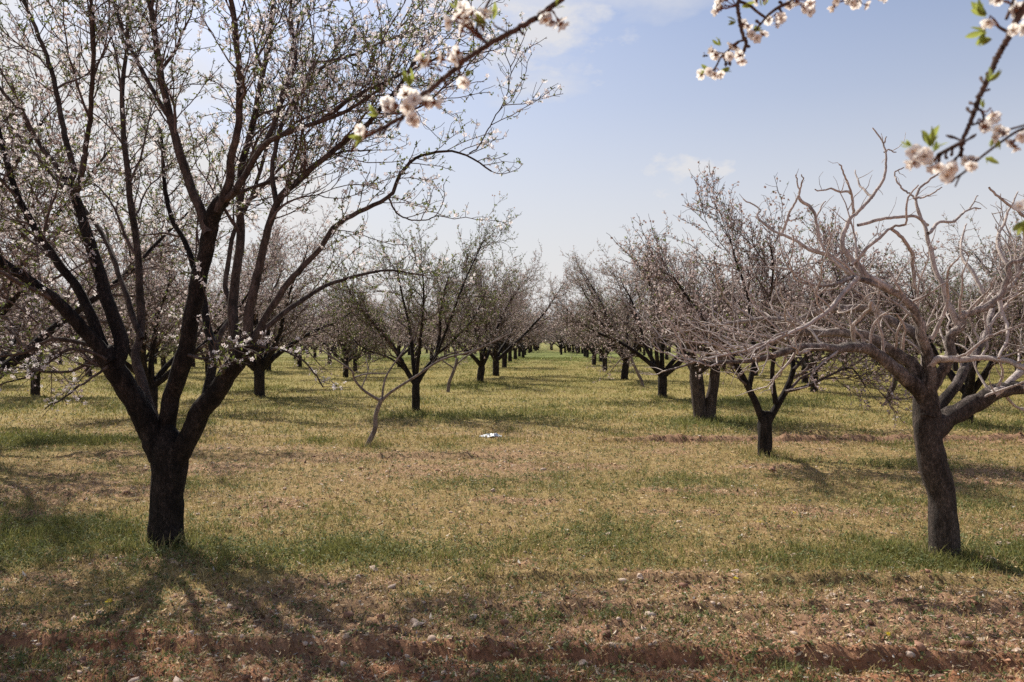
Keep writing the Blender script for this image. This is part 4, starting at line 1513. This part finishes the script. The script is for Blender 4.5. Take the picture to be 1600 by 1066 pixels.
def near_leaf(rng, l):
    u = np.linspace(0, 1, 6)[:, None]
    v = np.linspace(-1, 1, 3)[None, :]
    w = .17 * np.sin(np.clip(u * .96 + .03, 0, 1) * math.pi) ** .8
    fold = .5
    X = w * v
    Yv = u + 0 * v
    Z = np.abs(v) * w * fold - .25 * u ** 2 * rng.uniform(-.4, 1)
    P = np.stack([X, Yv, Z], -1).reshape(-1, 3) * l
    q = [(i * 3 + j, i * 3 + j + 1, (i + 1) * 3 + j + 1, (i + 1) * 3 + j) for i in range(5) for j in range(2)]
    return P, np.array(q)


def overhead_tree():
    rng = np.random.default_rng(77)
    r = random.Random(77)
    bx, by = 3.3, 0.1
    root = thing('almond_tree', (bx, by, float(ground_h(bx, by))),
                 'almond tree beside the viewer, only flowering branch tips hanging into the top', 'tree')
    base = np.array(root.location)
    solid('trunk', spline([(0, 0, -.1), (.02, .02, .4), (-.02, 0, .85), (-.03, .02, 1.0)], 20), taper(.16, .11, 20), M_DARK, root, 16, .13, 3)
    flowers = [petal_flower(np.random.default_rng(s), 1.0, o) for s, o in ((1, .08), (2, .4), (3, .75), (4, .2), (5, .5), (6, 1.2))]

    def bough(label, Y, dz, path, w0, w1, feeder, sides, clusters, leaves, stubs):
        """path in photo px at distance Y; feeder: world points joining it to the trunk"""
        S, rad = trace(path, Y, dz, w0, w1, 8 * len(path), base)
        Fp = [tuple(np.array(p) - base) for p in feeder] + [tuple(S[0])]
        FS = spline(Fp, 24)
        solid('limb', FS, taper(.05, rad[0], 24, .6), M_LIMB, root, 10, .1, Y)
        S = S + np.concatenate([[[0, 0, 0]], rng.normal(0, .001, (len(S) - 1, 3))])
        nod = 1 + .12 * (rng.random(len(S)) - .3)
        br = solid('branch', S, rad * nod, M_BRANCH, root, 10, .1, Y * 3)
        br['label'] = label
        def spur(pts, rr):
            t = Tubes()
            t.add([tuple(p) for p in pts], list(rr), 6)
            v, q = t.arrays()
            link('spur', mesh_from('spur', v, q, None, [M_BRANCH]), br)
        for (pth, ww0, ww1) in sides:
            s2, r2 = trace(pth, Y, dz, ww0, ww1, 6 * len(pth), base)
            spur(s2, r2)
        for (px, py, qx, qy) in stubs:
            s2, r2 = trace([(px, py), ((px + qx) / 2 + r.uniform(-2, 2), (py + qy) / 2 + r.uniform(-2, 2)), (qx, qy)], Y, dz, 5, 5, 5, base)
            spur(s2, [r2[0], r2[0] * .7, r2[0] * .8, r2[0] * 1.15, r2[0] * .5])
        fl = []
        for (px, py, n, spread, dpx, sz) in clusters:
            for i in range(max(min(n, 2), int(n * (1.0 if Y == 1.5 else .8)))):
                a = r.uniform(0, 6.28)
                q = (px + 1.15 * spread * math.cos(a) * r.random() ** .5, py + spread * .8 * math.sin(a) * r.random() ** .5)
                c = np.array(at(q[0], q[1], Y + r.uniform(-.035, .035))) - base
                sp = np.array(at(dpx[0], dpx[1], Y)) - base
                out = c - sp
                out = out / (np.linalg.norm(out) + 1e-6)
                z = nrm(tuple(out * 1.2 + rng.normal(0, .45, 3)))
                tail = c - np.array(z) * .34 * sz / F * Y
                mid = (sp + tail) / 2 + rng.normal(0, .002, 3)
                fl.append((c, z, .88 * sz * r.uniform(.8, 1.1), (sp - c, mid - c, tail - c)))
        for c, z, sz, stem in fl:
            fv, fq, fm = flowers[r.randrange(6)]
            a = rng.normal(size=3)
            xx = np.cross(a, z)
            xx /= np.linalg.norm(xx)
            Rm = np.stack([xx, np.cross(z, xx), np.array(z)], 1)
            v = fv @ Rm.T * (sz / F * Y)
            t = Tubes()
            t.add([tuple(p) for p in stem], [.0016, .0012, .0012], 5)
            sv, sq = t.arrays()
            link('blossom', mesh_from('blossom', np.vstack([v, sv]), np.vstack([fq, sq + len(v)]), None, [M_NEARPETAL, M_STAMEN, M_CALYX],
                                      qm=np.concatenate([fm, np.full(len(sq), 2, np.int32)])), br, c)
        for (px, py, n, ang, ln) in leaves:
            for i in range(n + 2 * (n > 0)):
                P, q = near_leaf(rng, ln * r.uniform(.85, 1.35) / F * Y)
                a = math.radians(ang + r.uniform(-35, 35))
                yv = np.array(nrm((math.cos(a), r.uniform(-.5, .5), math.sin(a))))
                xv = np.cross(yv, rng.normal(size=3))
                xv /= np.linalg.norm(xv)
                Rm = np.stack([xv, yv, np.cross(xv, yv)], 1)
                link('leaf', mesh_from('leaf', P @ Rm.T, q, None, [M_FRESH]), br, np.array(at(px + r.uniform(-2, 2), py + r.uniform(-2, 2), Y)) - base)

    fork = (bx - .03, by, 0.9)
    bough('long bare twig with white blossom clusters slanting down to the left', 1.5, (0, .05),
          [(960, -70), (905, -25), (873, 2), (840, 28), (800, 50), (760, 72), (730, 92), (700, 118), (660, 150), (630, 182), (600, 198), (575, 212), (556, 225)], 11, 6,
          [fork, (2.6, .5, 1.6), (1.5, 1.0, 2.25), (.7, 1.35, 2.33)],
          [([(762, 70), (745, 45), (760, 10), (775, -15)], 5, 4), ([(795, 52), (775, 42), (770, 35)], 3.5, 3), ([(590, 205), (560, 222), (548, 240)], 5, 3)],
          [(725, 32, 9, 24, (752, 62), 30), (748, 20, 3, 12, (756, 50), 28), (706, 92, 5, 15, (722, 98), 30), (728, 128, 2, 6, (716, 108), 26), (668, 95, 3, 10, (690, 112), 26),
           (630, 158, 7, 20, (645, 165), 29), (662, 158, 5, 16, (650, 162), 28), (605, 168, 3, 12, (622, 180), 26), (640, 190, 2, 8, (640, 178), 27),
           (868, 28, 6, 17, (858, 14), 31), (572, 205, 3, 10, (585, 205), 24), (410, 2, 0, 1, (410, 0), 20)],
          [(770, 32, 1, 80, 22), (762, 38, 2, 150, 22), (640, 135, 4, 110, 20), (632, 128, 2, 80, 18), (662, 95, 3, 120, 16), (590, 180, 3, 150, 17), (728, 120, 2, 60, 14), (568, 215, 4, 200, 18),
           (712, 12, 2, 110, 16), (868, 12, 2, 60, 14)],
          [(690, 122, 698, 135), (655, 160, 640, 172), (630, 185, 620, 200), (605, 198, 598, 210), (600, 200, 592, 212), (812, 46, 818, 54), (838, 30, 846, 24)])
    bough('short blossom laden twig hanging from the top right of centre', 1.75, (0, 0),
          [(1170, -60), (1158, -20), (1153, 5), (1155, 30), (1160, 52), (1166, 66), (1163, 80)], 8, 5,
          [fork, (2.5, .8, 1.7), (1.4, 1.4, 2.35), (.8, 1.7, 2.6)],
          [([(1153, 2), (1170, 8), (1182, 18), (1196, 28)], 5, 4), ([(1232, 5), (1216, 12), (1200, 24), (1190, 36), (1178, 48), (1166, 54)], 6, 3), ([(1232, 5), (1260, -20), (1300, -45)], 4, 6),
           ([(1166, 62), (1152, 66), (1145, 72)], 4, 3), ([(1154, 66), (1128, 88), (1120, 102), (1112, 114)], 4, 3), ([(1164, 74), (1162, 85)], 4, 2), ([(1300, -45), (1330, -10), (1340, 5)], 5, 3), ([(1326, -14), (1345, -12), (1362, -9)], 3.5, 3)],
          [(1134, 8, 8, 17, (1150, 10), 23), (1164, 40, 2, 7, (1158, 40), 21), (1184, 56, 4, 10, (1174, 50), 22), (1212, 34, 6, 13, (1214, 20), 22), (1253, 8, 7, 16, (1240, -2), 24), (1128, 84, 7, 15, (1136, 84), 20),
           (1144, 72, 3, 6, (1152, 68), 18), (1162, 90, 3, 8, (1163, 80), 20), (1106, 116, 4, 9, (1114, 110), 20), (1121, 117, 2, 5, (1118, 106), 18), (1318, 8, 6, 15, (1330, 0), 22), (1345, 4, 4, 12, (1338, -6), 22), (1376, 0, 2, 7, (1360, -10), 20), (1186, 2, 3, 9, (1180, -4), 20)],
          [(1160, 12, 2, 0, 16), (1176, 50, 3, 30, 18), (1148, 35, 2, 190, 12), (1125, 72, 3, 110, 12), (1110, 110, 2, 160, 14), (1124, 112, 2, 0, 14), (1192, 8, 2, 80, 14)],
          [(1222, 10, 1216, 3), (1218, 14, 1222, 24), (1188, 38, 1180, 32), (1133, 92, 1134, 104), (1136, 90, 1141, 103), (1166, 66, 1172, 74)])
    bough('sturdy twig with few blossoms and bare knobs hanging down at the right edge', 1.35, (0, .02),
          [(1640, -70), (1612, -10), (1594, 22), (1582, 45), (1568, 72), (1553, 100), (1540, 130), (1530, 152), (1520, 180), (1510, 205), (1504, 222), (1500, 245)], 13, 6,
          [fork, (2.7, .5, 1.5), (1.8, 1.0, 2.05), (1.15, 1.25, 2.2)],
          [([(1504, 222), (1485, 232), (1466, 242)], 7, 6), ([(1466, 242), (1460, 252)], 6, 5), ([(1578, 52), (1560, 42), (1552, 30)], 6, 4), ([(1572, 30), (1580, 10), (1590, -20)], 5, 5),
           ([(1660, 175), (1620, 195), (1590, 205), (1560, 225), (1530, 248), (1508, 268), (1490, 280)], 5.5, 4), ([(1640, 185), (1600, 196), (1570, 205), (1550, 215)], 4, 3), ([(1508, 268), (1500, 275), (1492, 292)], 3.5, 2.5),
           ([(1600, 200), (1588, 218), (1576, 228)], 3, 2.5), ([(1660, 175), (1645, 250), (1612, 325), (1600, 340)], 4, 3), ([(1518, 175), (1532, 172), (1536, 188), (1518, 196)], 4.5, 3.5), ([(1546, 140), (1538, 142), (1532, 138)], 4, 3)],
          [(1435, 243, 9, 17, (1458, 245), 33), (1462, 262, 2, 5, (1462, 250), 24), (1546, 180, 2, 6, (1534, 174), 33), (1538, 196, 3, 8, (1530, 186), 28), (1478, 262, 4, 9, (1492, 272), 26), (1484, 278, 3, 8, (1490, 282), 25),
           (1516, 255, 5, 10, (1522, 254), 25), (1555, 208, 5, 12, (1566, 208), 26), (1582, 228, 3, 8, (1590, 216), 24), (1544, 38, 3, 9, (1560, 40), 28), (1590, 14, 5, 11, (1596, 12), 30), (1590, 44, 4, 10, (1580, 44), 27), (1566, 2, 3, 8, (1578, 6), 25),
           (1598, 212, 2, 6, (1610, 200), 24), (1600, 325, 3, 8, (1610, 330), 26)],
          [(1452, 228, 6, 85, 24), (1458, 236, 3, 60, 20), (1540, 25, 7, 130, 24), (1540, 50, 4, 200, 22), (1548, 62, 4, 200, 20), (1544, 128, 3, 55, 22), (1424, 230, 2, 150, 14), (1552, 216, 4, 280, 16), (1540, 246, 2, -20, 16),
           (1536, 170, 2, 80, 12), (1600, 345, 5, 230, 20)],
          [(1538, 130, 1532, 120), (1524, 162, 1514, 160), (1520, 178, 1510, 168), (1505, 222, 1478, 212), (1505, 222, 1525, 210), (1502, 232, 1502, 246), (1488, 232, 1486, 244), (1478, 238, 1480, 248), (1470, 242, 1466, 256), (1500, 240, 1490, 252),
           (1566, 74, 1572, 68)])
    # one limb going the other way, so the tree stands balanced
    back = wander(r, (-.02, 0, .9), (.6, -.4, 1), 1.8, 10, .1, .03)
    solid('limb', back, taper(.06, .015, 10), M_LIMB, root, 9, .1, 8)


overhead_tree()


# ------------------------------------------------------------------ small things
def litter_sheet():
    x, y = ground_at(766, 682)
    z = float(ground_h(x, y))
    m, t, out = mat('white_plastic')
    bs = N(t, 'ShaderNodeBsdfPrincipled')
    bs.inputs['Base Color'].default_value = (.58, .60, .62, 1)
    bs.inputs['Roughness'].default_value = .45
    L(t, bs.outputs[0], out.inputs['Surface'])
    n, k = 26, 16
    u, v = np.meshgrid(np.linspace(-1, 1, n), np.linspace(-1, 1, k), indexing='ij')
    edge = 1 - .35 * fbm(u * 2 + 3, v * 2 + 5, 5, 2)
    X = u * .24 * edge + .03 * (fbm(u * 3, v * 3, 6, 2) - .5)
    Yv = v * .16 * edge
    H = .012 + .11 * np.clip(fbm(u * 2.6 + 1, v * 2.6, 8, 3) - .35, 0, 1) * (1 - .6 * np.maximum(np.abs(u), np.abs(v)) ** 2) + .05 * np.exp(-((u - .5) ** 2 + v ** 2) * 6)
    V = np.stack([X, Yv, H], -1).reshape(-1, 3)
    q = np.array([(i * k + j, (i + 1) * k + j, (i + 1) * k + j + 1, i * k + j + 1) for i in range(n - 1) for j in range(k - 1)])
    o = link('plastic_sheet', mesh_from('plastic_sheet', V, q, None, [m], smooth=False), None, (x, y, z))
    o.rotation_euler = (0, 0, .25)
    o.scale = (.85, .8, 1)
    tag(o, 'crumpled white scrap of plastic lying on the grass in the lane', 'litter')


litter_sheet()


def bee():
    p = at(1102, 88, 1.9)
    root = thing('bee', p, 'tiny dark bee flying beside the lowest blossoms of the hanging twig', 'insect')
    m, t, out = mat('bee_body')
    bs = N(t, 'ShaderNodeBsdfPrincipled')
    bs.inputs['Base Color'].default_value = (.04, .03, .02, 1)
    L(t, bs.outputs[0], out.inputs['Surface'])
    pts = [(-.007, 0, -.001), (-.005, 0, 0), (-.002, 0, .0005), (0, 0, .001), (.0022, 0, .001), (.004, 0, .0008), (.0056, 0, .0002), (.0066, 0, -.0005)]
    solid('body', pts, [.0004, .0024, .0028, .0016, .0026, .0014, .0019, .0004], m, root, 8, 0, 1)
    wm, t, out = mat('bee_wing')
    bs = N(t, 'ShaderNodeBsdfPrincipled')
    bs.inputs['Base Color'].default_value = (.25, .22, .2, 1)
    bs.inputs['Alpha'].default_value = .5
    L(t, bs.outputs[0], out.inputs['Surface'])
    for s in (-1, 1):
        V = [(0, .001 * s, .003), (-.002, .005 * s, .006), (-.005, .008 * s, .0075), (-.0065, .005 * s, .006), (-.003, .002 * s, .004)]
        link('wing', mesh_from('wing', V, [[0, 1, 2, 3]], [[0, 3, 4]], [wm]), root)


bee()


def yellow_flowers():
    rng = np.random.default_rng(9)
    ym = thin_mat('yellow_petal', [(0, (.75, .55, .03)), (1, (.85, .70, .06))], .3)
    gm = thin_mat('flower_stem', [(0, (.10, .14, .03)), (1, (.18, .2, .05))], .3)
    for i, (px, py) in enumerate(((1186, 815), (1148, 905), (172, 942), (168, 944), (1240, 800), (460, 712), (205, 828), (1386, 1012))):
        x, y = ground_at(px, py + 14)
        z = float(ground_h(x, y))
        root = thing('yellow_flower', (x, y, z), 'tiny yellow wildflower on a thin stem in the grass', 'flower', 'yellow wildflowers in the grass')
        hh = .05 + .02 * rng.random()
        solid('stem', [(0, 0, -.01), (.004, 0, hh * .5), (.002, .003, hh)], [.0015, .0013, .001], gm, root, 5, 0, 1)
        k = 4
        v, q = stamp(BL5V, BL5Q, np.array([(0.002, .003, hh)] * k) + rng.normal(0, .006, (k, 3)), rand_rot(rng, k, (0, -.5, 1), .4), np.full(k, .018))
        link('flower_head', mesh_from('flower_head', v, q, None, [ym], smooth=False), root)


yellow_flowers()
